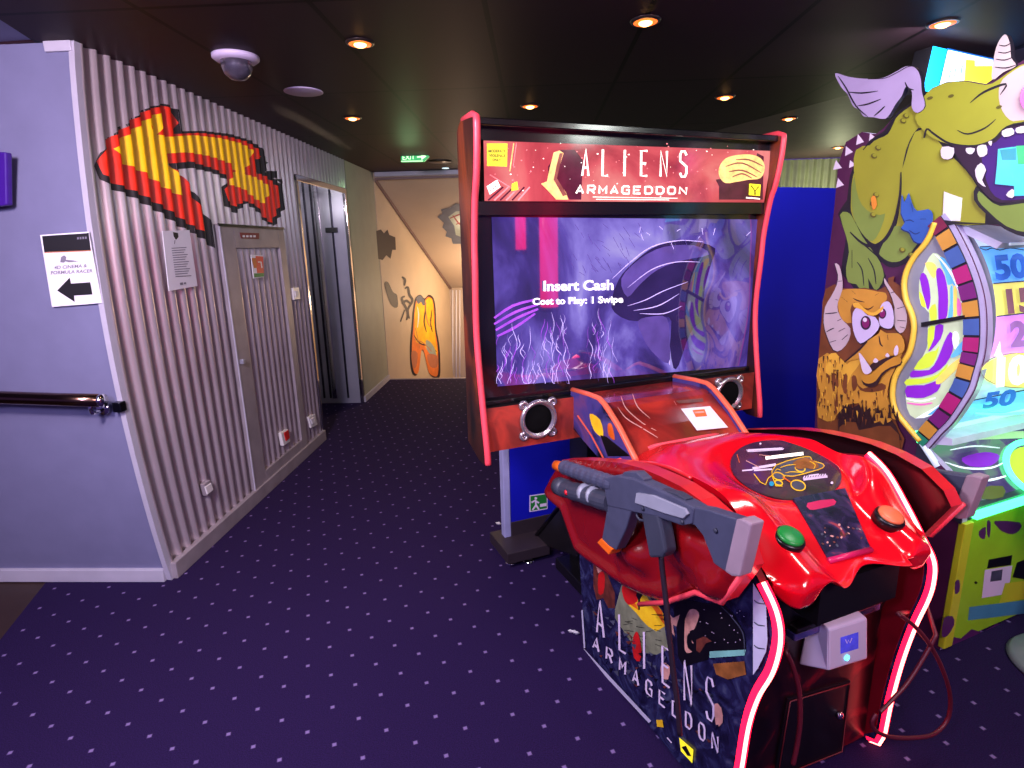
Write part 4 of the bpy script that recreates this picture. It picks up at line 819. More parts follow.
# ---- guns (held in the holsters, one on each side)
M('gun_grey', (64, 67, 88), .45, noise=.1, scale=30); M('gun_dark', (52, 55, 70), .5); M('gun_pale', (140, 142, 156), .45); M('gun_orange', (236, 104, 20), .4); M('gun_pad', (150, 128, 140), .55); M('gun_red', (210, 20, 40), .4)
GU = .135; pg = PU(GU)
def gun(side, label):
    g_ = (lambda P_: P_) if side == 0 else (lambda P_: mir(P_)-DV*.07-Vector((0, 0, .095))-WU*.005)
    ww = WU if side == 0 else -WU
    t = thing('toy_gun', label, 'toy gun', g_(pg((660, 510))), TH, 'tethered arcade guns')
    def slab(px, th, m, name, bev=.005, sm=0, off=0, par=None):
        q = [g_(pg(p)+WU*(off-th/2)) for p in (cr([Vector(p) for p in px], sm) if sm else px)]
        b = MB(); b.prism(q, ww*th, m); return b.build(name, par or t, bevel=bev)
    def rod(p, q, r, m, name, rings=0, rr=1.12, off=0, par=None):
        A, B = pg(p)+WU*off, pg(q)+WU*off; n = max(1, rings*4); b = MB()
        pts = [A+(B-A)*i/n for i in range(n+1)]; rad = [r*(rr if rings and (i % 4) in (1, 2) else 1) for i in range(n+1)]
        b.tube([g_(P_) for P_ in pts], rad, m, 16, smooth=not rings); return b.build(name, par or t)
    rc = slab([(608, 477), (622, 474), (640, 477), (660, 486), (684, 497), (701, 506), (699, 522), (688, 524), (664, 516), (640, 511), (613, 505)], .042, 'gun_grey', 'receiver')
    rod((564, 467), (616, 485), .024, 'gun_grey', 'barrel', 9, 1.08); rod((556.5, 465.5), (566, 468), .019, 'gun_orange', 'muzzle_tip')
    hg = rod((560, 487), (612, 503), .030, 'gun_dark', 'launcher', 4, 1.06); rod((559, 486), (566, 488.5), .033, 'gun_dark', 'launcher_collar')
    rod((585, 492.5), (588, 493.5), .033, 'gun_pale', 'launcher_band', par=hg); rod((594, 495.5), (596, 496), .033, 'gun_pale', 'launcher_band', par=hg)
    b = MB(); P_ = pg((574, 491))-WU*.028; b.lathe([(.009, 0), (.009, .006), (.0, .008)], g_(P_), -ww, 'gun_red', 12); b.build('pump_dot', hg)
    slab([(624, 477), (628, 471), (640, 471), (648, 478), (648, 484), (636, 482)], .03, 'gun_grey', 'sight', .003); slab([(664, 488), (680, 492), (690, 498), (688, 503), (664, 494)], .024, 'gun_dark', 'rail', .003)
    mg = slab([(613, 501), (637, 508), (631, 528), (621, 549), (606, 541)], .036, 'gun_grey', 'magazine', .004); slab([(602.5, 541), (606.5, 537), (618, 548), (614.5, 553.5)], .042, 'gun_orange', 'magazine_base', .003, par=mg)
    slab([(646, 508), (664, 514), (668, 530), (671.5, 551), (668, 556), (655, 556.5), (650, 530)], .04, 'gun_dark', 'grip', .008)
    b = MB(); b.tube([g_(pg(p)) for p in [(636, 509), (637, 516), (640, 520), (645, 520.5), (649, 517)]], .004, 'gun_dark', 6); b.build('trigger_guard', t)
    slab([(696, 505), (712, 508), (745, 518.5), (735, 573), (719, 562), (708, 534), (700, 524), (690, 522)], .032, 'gun_grey', 'stock', .006)
    slab([(743, 517.5), (749, 517), (758.5, 522), (746, 575), (738, 574.5), (731, 570)], .038, 'gun_pad', 'butt_pad', .008)
    slab([(644.5, 491), (662, 493.5), (694, 506.5), (697, 512), (692, 516.5), (672, 511), (643, 501)], .008, 'gun_pale', 'side_plate', .002, off=-.024)
    for p in ((650, 507), (690, 520), (722, 529)):
        b = MB(); b.lathe([(.0055, 0), (.0055, .004), (.003, .005)], g_(pg(p)-WU*(.0165 if p[0] > 700 else .022)), -ww, 'gun_dark', 10); b.build('screw', t)
    if side == 0:
        pts = cr([pg(p) for p in [(661, 556), (663, 575), (667, 610), (672, 660), (677, 700), (680, 735)]], 5, False)
    else:
        pts = [g_(P_) for P_ in cr([pg(p) for p in [(661, 556), (663, 575), (667, 610), (672, 660)]], 5, False)]
    b = MB(); b.tube(pts, .0075, 'cable_dark', 8); b.build('gun_cable', t)
gun(0, 'grey toy rifle with orange magazine base hanging in the near holster above the side artwork')
gun(1, 'toy rifle in the far holster, only its butt showing beside the wheel game')
# papers resting on the machine
pr_ = PP(L(.6, .22, RZ(.22)-.0185), RPN); px = [(681, 409), (710, 406.5), (728, 427.5), (697, 430.5)]
t = thing('paper_note', 'white paper note with a small orange print taped to the red ramp below the screen', 'note', ctr(px, pr_), TH)
b = MB(); b.prism([pr_(p)+Vector((0, 0, .0012)) for p in px], (0, 0, -.001), 'paper'); b.build('sheet', t)
a = Art(pr_, 9); a.poly([c8(p) for p in [(525, 228), (595, 222), (610, 262), (545, 268)]], 'art_orange'); a.poly([c8(p) for p in [(535, 238), (590, 233), (595, 242), (540, 247)]], 'art_flesh'); a.build('note_print', t, recalc=False)

# ---- blue partition behind
M('partition_blue', (18, 22, 165), .35, coat=.3, noise=.08, scale=2); M('partition_white', (150, 150, 190), .5); M('foot_brown', (44, 34, 40), .5)
part = thing('partition_screen', 'deep blue upright partition standing behind the shooting game', 'partition', L(1.4, -.69, 0), TH)
b = MB(); b.boxL(.31, 2.9, -.71, -.67, .17, 1.906, 'partition_blue'); b.build('panel', part)
b = MB(); b.boxL(.272, .31, -.715, -.665, .05, 1.906, 'partition_white'); b.build('end_post', part, bevel=.004)
b = MB(); b.boxL(.31, 2.9, -.715, -.665, .06, .17, 'foot_brown'); b.boxL(.22, .46, -.76, -.5, .03, .09, 'foot_brown'); b.build('foot', part, bevel=.004)
for u, v in ((.26, -.56), (.35, -.53)):
    b = MB(); b.lathe([(.03, 0), (.03, .006), (.012, .014), (.009, .016), (.009, .03)], L(u, v, 0), (0, 0, 1), 'chrome', 14); b.build('levelling_foot', part)
px = [(529.5, 495.5), (547.5, 493), (547.5, 509), (529.5, 512)]; q = PV(-.669)
t = thing('exit_sticker', 'small green running man exit sticker low on the blue partition', 'sticker', ctr(px, q), TH); b = MB(); b.prism([q(p) for p in px], DV*-.002, 'art_letter'); b.build('sticker_sheet', t)
a = Art(q, 2); a.poly([(530.5, 496.2), (546.8, 494), (546.8, 508.2), (530.5, 511)], 'green_print'); a.disc((535.8, 498.3), 1.4, 1.4, 'art_letter', 0, 10)
for s_ in ([(535.5, 500), (536, 505)], [(531.5, 502.5), (535, 500.5), (539, 503)], [(536, 505), (532.5, 510)], [(536, 505), (539, 509.5)]): a.stroke(s_, 1.7, 'art_letter', 0)
a.poly([(540, 504), (546.5, 503), (546.5, 506), (540, 507)], 'art_letter'); a.build('sticker_print', t, recalc=False)
# ================================================================== THE WHEEL GAME
M('panel_maroon', (74, 26, 66), .45, noise=.15, scale=6); M('panel_edge', (60, 30, 90), .4)
M('olive', (150, 150, 44), .45, noise=.14, scale=3); M('olive_green', (120, 140, 62), .45, noise=.12, scale=4); M('line_dark', (26, 20, 34), .5); M('olive_dark', (92, 84, 30), .45)
M('wing_lilac', (176, 156, 200), .45, noise=.06); M('horn_and_lit_face', (196, 174, 180), .45, noise=.06); M('tooth', (222, 206, 226), .4, noise=.04); M('mouth_purple', (60, 24, 110), .45); M('mouth_dark', (44, 22, 50), .45)
M('critter_blue', (48, 92, 176), .45, noise=.12); M('critter_line', (24, 44, 100), .45)
M('fur', (200, 142, 50), .45, noise=.16, scale=9); M('fur_dark', (116, 64, 34), .45, noise=.2, scale=14); M('fur_brown', (52, 28, 30), .45, noise=.2); M('fur_light', (232, 176, 60), .45, noise=.1); M('eye_white', (206, 190, 226), .4, noise=.03); M('iris', (130, 30, 100), .4); M('lip_gold', (200, 140, 44), .45)
M('trim_yellow', (240, 196, 66), .4, noise=.05); M('trim_orange', (226, 140, 50), .4)
M('seg_orange', (204, 146, 60), .35); M('seg_blue', (70, 100, 168), .35); M('seg_magenta', (176, 36, 116), .35); M('seg_purple', (120, 36, 116), .35); M('seg_teal', (44, 140, 110), .35); M('seg_maroon', (120, 34, 66), .35); M('edge_lilac', (178, 168, 206), .3)
M('disc_grey', (136, 140, 154), .3, coat=.3); M('sw_purple', (130, 40, 190), .25, em=.35, noise=.1); M('sw_lime', (196, 222, 66), .25, em=.4, noise=.08); M('sw_pale', (196, 216, 176), .25, em=.25); M('sw_cyan', (96, 176, 226), .25, em=.45); M('sw_gold', (240, 206, 100), .25, em=.45); M('sw_white', (226, 232, 246), .25, em=.5); M('sw_pink', (220, 110, 180), .25, em=.4)
M('rim_blue', (110, 186, 240), .2, em=.6, noise=.04); M('rim_yellow', (236, 236, 120), .2, em=.62, noise=.04); M('rim_pink', (214, 150, 240), .2, em=.75, noise=.05); M('rim_mint', (176, 226, 214), .2, em=.72, noise=.05); M('rim_num_blue', (56, 110, 210), .2, em=.5); M('rim_num_brown', (140, 100, 110), .2, em=.5); M('rim_num_lilac', (168, 120, 190), .2, em=.5); M('rim_num_white', (240, 244, 246), .2, em=.85); M('rim_line', (60, 70, 110), .2, em=.2); M('rim_pale', (206, 220, 240), .2, em=.7)
M('hood_grey', (196, 196, 220), .16, coat=.5); M('hood_light', (206, 220, 240), .15, em=.5)
clouds('console_print', [(.34, (110, 90, 176)), (.46, (150, 130, 206)), (.54, (176, 222, 206)), (.66, (150, 232, 190))], 5, 3, 1.5, em=.35, rough=.12, coat=.5, stretch=(1, 1, 1))
M('led_green', (40, 255, 120), .4, em=4.2, emrgb=(70, 255, 150), noise=.02); M('led_white', (226, 232, 255), .4, em=2.5, noise=.02)
M('lime', (150, 200, 30), .4, noise=.08); M('lime_yellow', (196, 200, 40), .4, noise=.06); M('splat', (84, 32, 92), .4); M('art_sky', (72, 140, 168), .4, noise=.1); M('console_dark', (50, 50, 66), .3)
M('eye_glow', (255, 110, 230), .3, em=1.6, noise=.03); M('mouth_screen', (70, 170, 200), .15, em=.8, noise=.1); M('mouth_screen_dark', (50, 130, 150), .15, em=.6); M('mouth_green', (60, 170, 110), .15, em=.6)
WUU = 1.567; pw_ = PU(WUU); HD = DV
wheel = thing('wheel_arcade_machine', 'monster themed wheel game with numbered drum, green lit console and painted side panel', 'arcade machine', L(1.98, .35, 0), TH)
# ---- side panel cut to the outline of the monsters
A1 = crop(804, 20, 4.655); A2 = crop(804, 170, 4.655); A3 = crop(804, 310, 4.655)
outl = [(813, 470), (815, 420), (820, 330), (827, 270), (834, 210), (838, 165), (846, 142), (862, 132), (876, 134), (884, 128), (898, 112), (912, 104), (921, 99), (932, 88), (946, 82), (966, 80.5), (986, 84), (996, 77), (1010, 68), (1024, 60), (1044, 50), (1070, 60), (1070, 255), (1030, 255)]
bot = [L(WUU, .93, 1.60), L(WUU, .86, 1.62), L(WUU, .53, 1.665)]
arc_c = [(944, 232), (952, 247), (960, 264), (966, 280), (970.5, 296), (972.8, 312), (973.4, 329), (972.6, 346), (970.5, 358), (967, 370), (962.5, 385), (954, 399.5), (943.6, 415), (933, 426), (924.5, 436)]
def vz(p): u, v, z = loc(pw_(p)); return Vector((v, z))
arcv = [vz(p) for p in [(936, 221)]+arc_c+[(919, 442)]]
arc_s = cr(arcv, 4, False)
def offs(poly, d):
    r = []
    for i, p in enumerate(poly):
        t = (poly[min(i+1, len(poly)-1)]-poly[max(i-1, 0)]).normalized(); r.append(p+Vector((-t.y, t.x))*d)
    return r
o_out = offs(arc_s, .045); o_in = offs(arc_s, -.026)
if o_out[len(o_out)//2].x < arc_s[len(arc_s)//2].x: o_out = offs(arc_s, -.045); o_in = offs(arc_s, .026)
lower = [Vector((.60, .80)), Vector((.765, .69)), Vector((.774, .55)), Vector((.774, .0)), Vector((.10, .0))]
pvz = [vz(p) for p in outl]+[Vector((.86, 1.62)), Vector((.58, 1.665))]+o_out[1:-1]+lower
b = MB(); b.prism([L(WUU, p.x, p.y) for p in pvz], WU*.03, 'panel_maroon', 'edge_lilac'); side = b.build('side_panel', wheel)
a = Art(pw_, 1)
# spiked tail behind the shoulder
for p in ([(836, 160), (833, 170), (842, 168)], [(846, 146), (845, 156), (853, 152)], [(858, 134), (856, 145), (864, 142)], [(870, 133), (869, 141), (876, 138)], [(838, 178), (836, 188), (844, 185)], [(850, 160), (849, 168), (856, 165)]): a.k = 2; a.poly(p, 'tooth')
a.k = 3
# body, arm, hand
a.poly([(920, 100), (905, 107), (893, 117), (884, 131), (870, 140), (859, 156), (850, 176), (847, 200), (838, 214), (846, 235), (843, 255), (842, 273), (850, 283), (858, 292), (870, 293), (880, 291), (886, 276), (879, 262), (890, 265), (905, 264), (922, 247), (936, 226), (944, 222), (1000, 224), (1000, 180), (960, 150), (935, 130), (930, 105)], 'line_dark', 2)
a.poly([(922, 101), (908, 108), (896, 118), (888, 134), (874, 141), (863, 155), (853, 176), (851, 200), (852, 215), (862, 232), (872, 243), (882, 242), (891, 230), (896, 212), (900, 185), (906, 150), (918, 128), (930, 130), (940, 110)], 'olive', 3)
a.poly([(897, 190), (905, 160), (915, 132), (930, 132), (945, 150), (958, 162), (972, 178), (980, 195), (985, 224), (944, 223), (930, 222), (918, 243), (905, 258), (892, 262), (882, 256), (886, 246), (894, 232), (899, 212)], 'olive', 2)
a.poly([(880, 250), (895, 226), (910, 232), (922, 236), (905, 258), (892, 262), (882, 257)], 'olive_green', 3)
a.poly([(853, 180), (862, 175), (880, 180), (886, 210), (876, 238), (866, 238), (853, 215)], 'olive_green', 3); a.poly([(856, 150), (880, 145), (895, 150), (895, 200), (880, 215), (862, 205), (855, 180)], 'olive', 3)
a.poly([(840, 215), (847, 212), (853, 218), (862, 236), (872, 250), (880, 262), (884, 276), (879, 288), (874, 289), (868, 278), (869, 290), (862, 291), (856, 284), (848, 282), (846, 268), (849, 252), (846, 236)], 'olive_green', 2)
for s_ in ([(857, 262), (862, 270), (864, 286)], [(868, 258), (874, 270), (876, 284)], [(858, 240), (868, 248), (879, 258)], [(852, 250), (852, 268)]): a.stroke(s_, 1.3, 'line_dark', 4, .6)
a.stroke([(901, 172), (900, 195), (895, 220), (886, 238), (874, 246), (862, 243), (850, 232)], 3.4, 'line_dark', 4, .7); a.stroke([(879, 258), (890, 266), (905, 262), (922, 244)], 2.6, 'line_dark', 4, .5)
a.stroke([(903, 110), (896, 116), (888, 131), (874, 138), (863, 150)], 1.8, 'line_dark', 4, .6)
for c in ((903, 121), (906, 116), (878, 148), (874, 156), (873, 204), (876, 195), (873, 215), (902, 250), (911, 255)):
    a.disc(c, 3.2, 2.6, 'olive_dark', .4, 10); a.disc((c[0]+.6, c[1]-.6), 2.2, 1.7, 'olive', .4, 10)
a.poly([(871, 198), (875, 196), (877, 205), (873, 210)], 'trim_orange', 2)
# wing
wing = [(837, 73.5), (850, 77), (868, 79), (885, 78), (898, 72), (907, 67), (914, 66.5), (920, 71), (923, 80), (924, 92), (927, 106), (920, 113), (914, 108), (914, 92), (908, 87), (904, 96), (898, 104), (890, 117), (884, 119), (876, 117.5), (866, 116.5), (861, 110), (855, 106), (850, 95), (843, 87)]
b2 = MB(); wq = [pw_(p)-WU*.012 for p in cr([Vector(p) for p in wing], 3)]; b2.prism(wq, WU*.02, 'wing_lilac', 'line_dark'); wg = b2.build('wing', wheel)
aw = Art(PU(WUU-.0122), 1)
for s_ in ([(848, 92), (862, 93), (878, 91)], [(857, 106), (868, 104), (881, 99)], [(874, 116), (880, 111), (885, 106)], [(905, 82), (908, 88), (914, 90)], [(838, 76), (846, 88), (856, 106), (868, 117)]): aw.stroke(s_, 1.6, 'line_dark', 4, .7)
aw.stroke(wing[2:8], .9, 'line_dark', 4, .4); aw.build('wing_lines', wg, recalc=False)
# head
a.poly([(915, 118), (922, 99), (932, 89), (946, 83), (966, 81.5), (986, 85), (998, 80), (1012, 70), (1030, 62), (1068, 62), (1068, 120), (1024, 122), (1007, 126), (994, 138), (975, 146), (950, 144.5), (933, 138), (924, 131)], 'olive', 2)
a.poly([(1000, 84), (1012, 72), (1030, 64), (1068, 64), (1068, 118), (1024, 120), (1010, 120), (1000, 105)], 'horn_and_lit_face', 3)  # pink light on the face painted as a pale patch in the horn colour
a.stroke([(924, 138), (927, 129), (934, 134), (950, 143.5), (974, 146), (993, 140), (1007, 127), (1030, 122), (1060, 121)], 2.2, 'line_dark', 4, .3)
a.stroke([(957, 130), (968, 134), (985, 128), (996, 119)], 1.8, 'line_dark', 4, .8); a.stroke([(970, 103), (984, 92), (1006, 84), (1000, 95)], 2.4, 'line_dark', 4, .8)
for c in ((930, 98), (951, 96), (999, 107)): a.disc(c, 3.2, 1.6, 'olive_dark', -.3, 10)
a.poly([(952, 145), (974, 147), (994, 141), (1008, 128), (1030, 124), (1068, 122), (1068, 200), (1023, 201), (1000, 203), (986, 195), (972, 176), (958, 158)], 'mouth_dark', 2)
a.poly([(982, 150), (996, 142), (1010, 130), (1030, 126), (1068, 124), (1068, 198), (1023, 199), (1002, 200), (990, 190), (984, 170)], 'mouth_purple', 2)
a.poly([(976, 186), (986, 196), (1000, 204), (1024, 200), (1068, 196), (1068, 240), (1030, 238), (1006, 230), (986, 214), (974, 200)], 'line_dark', 2); a.poly([(979, 191), (988, 199), (1000, 206), (1024, 203), (1068, 199), (1068, 232), (1030, 233), (1006, 226), (988, 211), (978, 200)], 'olive_green', 2)
for q in ([(942, 147), (954, 148), (952, 158), (944, 159), (941, 155)], [(966, 148), (975, 148.5), (972, 154), (967, 153)], [(978, 146), (986, 145), (987, 154), (980, 157), (977, 151)], [(988, 142), (992, 141), (991, 146)], [(1002, 131), (1012, 128), (1014, 134), (1004, 137)], [(1016, 128), (1026, 126), (1026, 132), (1017, 133)], [(975, 170), (981, 163), (986, 170), (982, 180), (986, 187), (978, 182)], [(1006, 195), (1012, 189), (1016, 193), (1012, 198)]): a.poly(q, 'line_dark', 0, lambda p, c=q[0]: (p[0]+.9, p[1]+.9)); a.poly(q, 'tooth', 2)
a.poly([(936, 228), (955, 224), (975, 224), (1000, 224), (960, 222), (944, 220)], 'line_dark')
# display in the mouth
a.poly([(998, 149), (1012, 147), (1066, 143), (1066, 194), (1014, 196), (1014, 186), (995, 184), (997, 165)], 'mouth_screen'); a.poly([(1000, 150), (1016, 148), (1016, 160), (1002, 160)], 'mouth_screen_dark'); a.poly([(1016, 146), (1066, 143), (1066, 165), (1018, 164)], 'mouth_green')
# blue critter
cri = [(902, 194), (904, 202), (907, 197), (909, 193), (912, 203), (917, 211), (928, 209), (933, 214), (932, 224), (930, 236), (922, 243), (914, 241), (910, 233), (907, 231), (901, 228), (905, 222), (901, 213)]
a.poly(cri, 'critter_line', 2, lambda p: (p[0]-.6, p[1]+1.2)); a.poly(cri, 'critter_blue', 2)
for s_ in ([(905, 221), (910, 220), (914, 222)], [(920, 219), (926, 219)], [(909, 230), (915, 234), (920, 232)], [(911, 203), (913, 212)]): a.stroke(s_, 1.1, 'critter_line', 3, .6)
# ---- furry monster
f1 = crop(810, 250, 7.683); f2 = crop(810, 340, 6.983)
a.poly([f1(p) for p in [(120, 300), (190, 262), (240, 290), (330, 300), (420, 290), (520, 310), (600, 270), (600, 215), (650, 200), (640, 240), (700, 280), (730, 400), (770, 520), (770, 640)]]+[f2(p) for p in [(680, 60), (640, 170), (570, 260), (545, 360), (560, 470), (620, 620), (660, 690), (640, 768), (60, 768), (50, 560), (45, 300), (60, 120)]]+[f1((90, 560)), f1((95, 400))], 'fur_dark')
a.poly([f1(p) for p in [(225, 330), (280, 300), (420, 300), (520, 320), (580, 330), (590, 380), (540, 440), (500, 490), (440, 480), (390, 420), (340, 400), (310, 460), (320, 560), (250, 540), (215, 440)]], 'fur', 2)
for s_ in ([(240, 360), (290, 400)], [(330, 370), (370, 390), (420, 400)], [(400, 440), (450, 455), (490, 430)], [(320, 310), (350, 340)], [(500, 350), (530, 330)]): a.stroke([f1(p) for p in s_], 1.3, 'fur_brown', 3, .8)
# horns
for h_ in ([(190, 105), (225, 120), (245, 200), (250, 300), (215, 400), (215, 470), (250, 540), (310, 600), (300, 690), (240, 768), (180, 768), (130, 660), (105, 560), (115, 440), (160, 360), (205, 270), (215, 190)], [(570, 215), (600, 260), (650, 330), (710, 400), (745, 500), (735, 600), (690, 640), (640, 560), (650, 440), (610, 320), (575, 260)]):
    a.poly([f1(p) for p in h_], 'line_dark', 2, lambda p: (p[0]-.5, p[1]+.8)); a.poly([f1(p) for p in h_], 'horn_and_lit_face', 2)
for s_ in ([(215, 240), (245, 238)], [(115, 490), (170, 485), (210, 480)], [(125, 630), (160, 610), (185, 600)], [(150, 710), (200, 695)], [(210, 545), (240, 530)], [(220, 625), (270, 600)], [(245, 690), (290, 650)], [(195, 380), (215, 385)], [(670, 450), (725, 435)], [(670, 540), (735, 545)], [(690, 590), (730, 600)], [(620, 330), (650, 320)]): a.stroke([f1(p) for p in s_], 1.1, 'line_dark', 3, .5)
# lower fur in ragged tufts
def tuft(x0, x1, y0, y1, m, n, seed):
    rnd = random.Random(seed); top = []; w_ = (x1-x0)/n
    for i in range(n):
        x = x0+w_*i; top += [(x, y0+rnd.uniform(0, .3)*(y1-y0)), (x+w_*.5, y1-rnd.uniform(0, .25)*(y1-y0))]
    a.poly([f2(p) for p in [(x0, y0-60)]+[(x1, y0-60)]+list(reversed(top))], m)
a.poly([f2(p) for p in [(60, 130), (120, 90), (240, 150), (340, 90), (400, 0), (620, 20), (660, 60), (560, 270), (540, 360), (560, 460), (600, 560), (560, 540), (520, 470), (440, 520), (380, 500), (340, 440), (260, 450), (220, 500), (190, 520), (170, 560), (120, 570), (60, 540), (50, 470), (70, 380), (45, 250)]], 'fur')
a.poly([f2(p) for p in [(120, 120), (180, 90), (260, 170), (330, 90), (350, 160), (290, 240), (250, 330), (215, 220), (170, 240), (110, 230)]], 'fur_light', 2)
for q in ([(150, 240), (185, 240), (200, 320), (160, 360)], [(110, 230), (140, 260), (130, 310)], [(240, 240), (262, 250), (250, 380), (225, 330)], [(290, 260), (320, 250), (330, 320), (300, 360)], [(170, 390), (190, 340), (195, 480), (175, 520)], [(330, 300), (370, 340), (500, 300), (530, 340), (430, 365), (350, 350)]): a.poly([f2(p) for p in q], 'fur_dark', 2)
a.poly([f2(p) for p in [(190, 520), (260, 440), (290, 480), (340, 450), (370, 510), (420, 470), (440, 560), (500, 580), (570, 560), (600, 600), (640, 700), (600, 700), (520, 690), (400, 640), (330, 640), (200, 640)]], 'fur_brown')
a.poly([f2(p) for p in [(430, 515), (490, 510), (520, 480), (575, 560), (545, 575), (510, 590), (490, 565), (450, 580)]], 'fur')
a.poly([f2(p) for p in [(205, 610), (250, 570), (320, 575), (340, 630), (420, 615), (480, 600), (560, 600), (620, 660), (630, 760), (200, 760)]], 'fur_dark')
rf = random.Random(5); kk = a.k
for i in range(150):
    if i % 2: x, y = rf.uniform(60, 235), rf.uniform(110, 540)
    else: x, y = rf.uniform(190, 570), rf.uniform(335, 560)
    ln = rf.uniform(22, 60); sl = rf.uniform(-6, 6); a.k = kk+i % 12
    a.poly([f2(p) for p in [(x-rf.uniform(3, 7), y), (x+rf.uniform(3, 7), y+2), (x+sl, y+ln)]], rf.choice(['fur_dark', 'fur_dark', 'fur_light', 'fur_brown', 'fur']))
a.k = kk+12
for i in range(16):
    x = 190+i*27; y = 520+40*math.sin(i*1.7); a.poly([f2(p) for p in [(x, y+30), (x+14, y-rf.uniform(20, 60)), (x+27, y+30)]], 'fur_brown')
a.k += 1
# snout, mouth, fang
a.poly([f1(p) for p in [(390, 768), (440, 700), (530, 640), (540, 610), (590, 640), (680, 640), (720, 690), (725, 768)]]+[f2(p) for p in [(620, 100), (560, 110), (470, 150), (430, 170), (370, 130), (300, 140), (240, 155)]], 'fur', 2)
a.stroke([f2(p) for p in [(240, 155), (330, 80), (400, 10)]], 2, 'fur_brown', 4, .4); a.stroke([f1(p) for p in [(530, 660), (540, 720), (560, 740)]], 1.6, 'fur_brown', 3, .6); a.stroke([f1(p) for p in [(595, 650), (600, 690)]], 1.4, 'fur_brown', 3, .6)
a.poly([f2(p) for p in [(360, 250), (420, 240), (500, 170), (580, 120), (635, 125), (630, 165), (560, 190), (500, 240), (470, 300), (420, 320), (370, 300)]], 'fur_brown', 2, lambda p: (p[0]+.4, p[1]+1.6)); a.poly([f2(p) for p in [(360, 250), (420, 240), (500, 170), (580, 120), (635, 125), (630, 165), (560, 190), (500, 230), (460, 285), (410, 305), (370, 290)]], 'lip_gold', 2)
a.poly([f2(p) for p in [(430, 165), (470, 150), (560, 115), (600, 110), (530, 150), (440, 215), (415, 195)]], 'fur_brown', 2)
for q in ([(340, 90), (365, 110), (410, 175), (432, 215), (400, 240), (370, 225), (355, 170)], [(585, 70), (605, 35), (618, 60), (612, 100), (590, 108)], [(440, 150), (455, 125), (478, 145), (460, 160)], [(525, 110), (540, 90), (556, 112), (540, 120)]): a.poly([f2(p) for p in q], 'tooth', 2)
# eyes
for q in ([(330, 480), (365, 440), (400, 460), (440, 500), (500, 515), (535, 580), (500, 640), (440, 690), (385, 718), (345, 660), (325, 570)], [(540, 440), (570, 400), (610, 400), (640, 470), (640, 580), (600, 605), (545, 585), (530, 540)]):
    a.poly([f1(p) for p in q], 'line_dark', 2, lambda p: (p[0], p[1]+1)); a.poly([f1(p) for p in q], 'eye_white', 2)
for c, r in (((428, 560), 5.2), ((556, 488), 3.9)): a.disc(f1(c), r, r*1.35, 'mouth_dark'); a.disc(f1(c), r*.72, r, 'iris'); a.disc(f1((c[0]-6, c[1]-24)), r*.4, r*.42, 'tooth')
a.poly([f1(p) for p in [(330, 410), (370, 405), (420, 450), (470, 480), (510, 470), (560, 430), (560, 455), (510, 500), (450, 500), (390, 455), (340, 440)]], 'fur_light', 2)
a.build('side_artwork', side, recalc=False)
# horn, glowing eye
b = MB(); hq = cr([Vector(p) for p in [(994, 80), (995, 63), (998, 48), (1003, 38), (1008, 35), (1012, 45), (1013, 58), (1018, 66), (1006, 72)]], 3); b.prism([pw_(p)-WU*.01 for p in hq], WU*.022, 'horn_and_lit_face', 'line_dark'); hn = b.build('horn', wheel)
a = Art(PU(WUU-.0102), 1)
for y, x0, x1 in ((44, 999, 1011), (51, 998, 1013), (58, 996, 1013.5), (66, 995, 1016)): a.stroke([(x0, y+1), ((x0+x1)/2, y+2), (x1, y-1)], 1.2, 'line_dark', 3, .5)
a.build('horn_lines', hn, recalc=False)
b = MB(); o = pw_((1046, 91)); b.lathe([(.062, 0), (.062, .012), (.05, .024), (.0, .034)], o, -WU, 'eye_glow', 32); b.build('eye_light', wheel)
# paper tag
q = PU(WUU-.004); px = [(944, 191.5), (950, 194), (962, 198), (960, 221), (942.5, 220.5)]
b = MB(); b.prism([q(p) for p in px], WU*.002, 'paper'); t = thing('paper_tag', 'blank white paper tag stuck on the olive monster above the wheel window', 'tag', ctr(px, q), TH); b.build('tag_sheet', t)
# ---- window, swirl, trims
SYl = [(935, 222.6), (930, 235), (924, 245), (914, 257), (907, 270), (904, 284), (906, 300), (911, 312), (913.5, 322), (913.5, 333), (909.5, 352), (901, 366), (894.5, 379), (892.5, 396), (896, 411), (907, 426), (920, 441)]
win = cr([Vector(p) for p in SYl], 4, False); inn = [Vector((p[0], p[1])) for p in arc_c]
a = Art(PU(WUU-.002), 1)
a.poly([tuple(p) for p in win]+[tuple(p) for p in reversed(cr(inn, 4, False))], 'disc_grey')
w1 = crop(890, 210, 6.4); w2 = crop(890, 320, 5.908)
def both(l1, l2): return [w1(p) for p in l1]+[w2(p) for p in l2]
ak = a.k
a.poly([w1(p) for p in [(275, 275), (330, 300), (390, 370), (440, 470), (470, 560), (485, 680), (490, 768)]]+[w2(p) for p in [(445, 60), (440, 200), (415, 300), (370, 400), (330, 470), (260, 550), (150, 582), (100, 520), (95, 370), (150, 290), (215, 170), (235, 40)]]+[w1(p) for p in [(240, 768), (250, 660), (195, 600), (185, 520), (190, 440), (215, 390), (230, 340)]], 'sw_pale', 2)
a.poly([w1(p) for p in [(190, 440), (215, 400), (245, 450), (260, 560), (245, 640), (225, 590)]], 'sw_purple', 2); a.poly([w1(p) for p in [(185, 520), (215, 560), (230, 620), (200, 610)]], 'sw_lime', 2); a.poly([w1(p) for p in [(225, 340), (270, 335), (300, 370), (285, 440), (250, 400)]], 'sw_gold', 2)
a.poly([w1(p) for p in [(295, 390), (320, 370), (350, 420), (370, 520), (370, 640), (355, 700), (310, 700), (310, 560), (300, 460)]], 'sw_purple', 2)
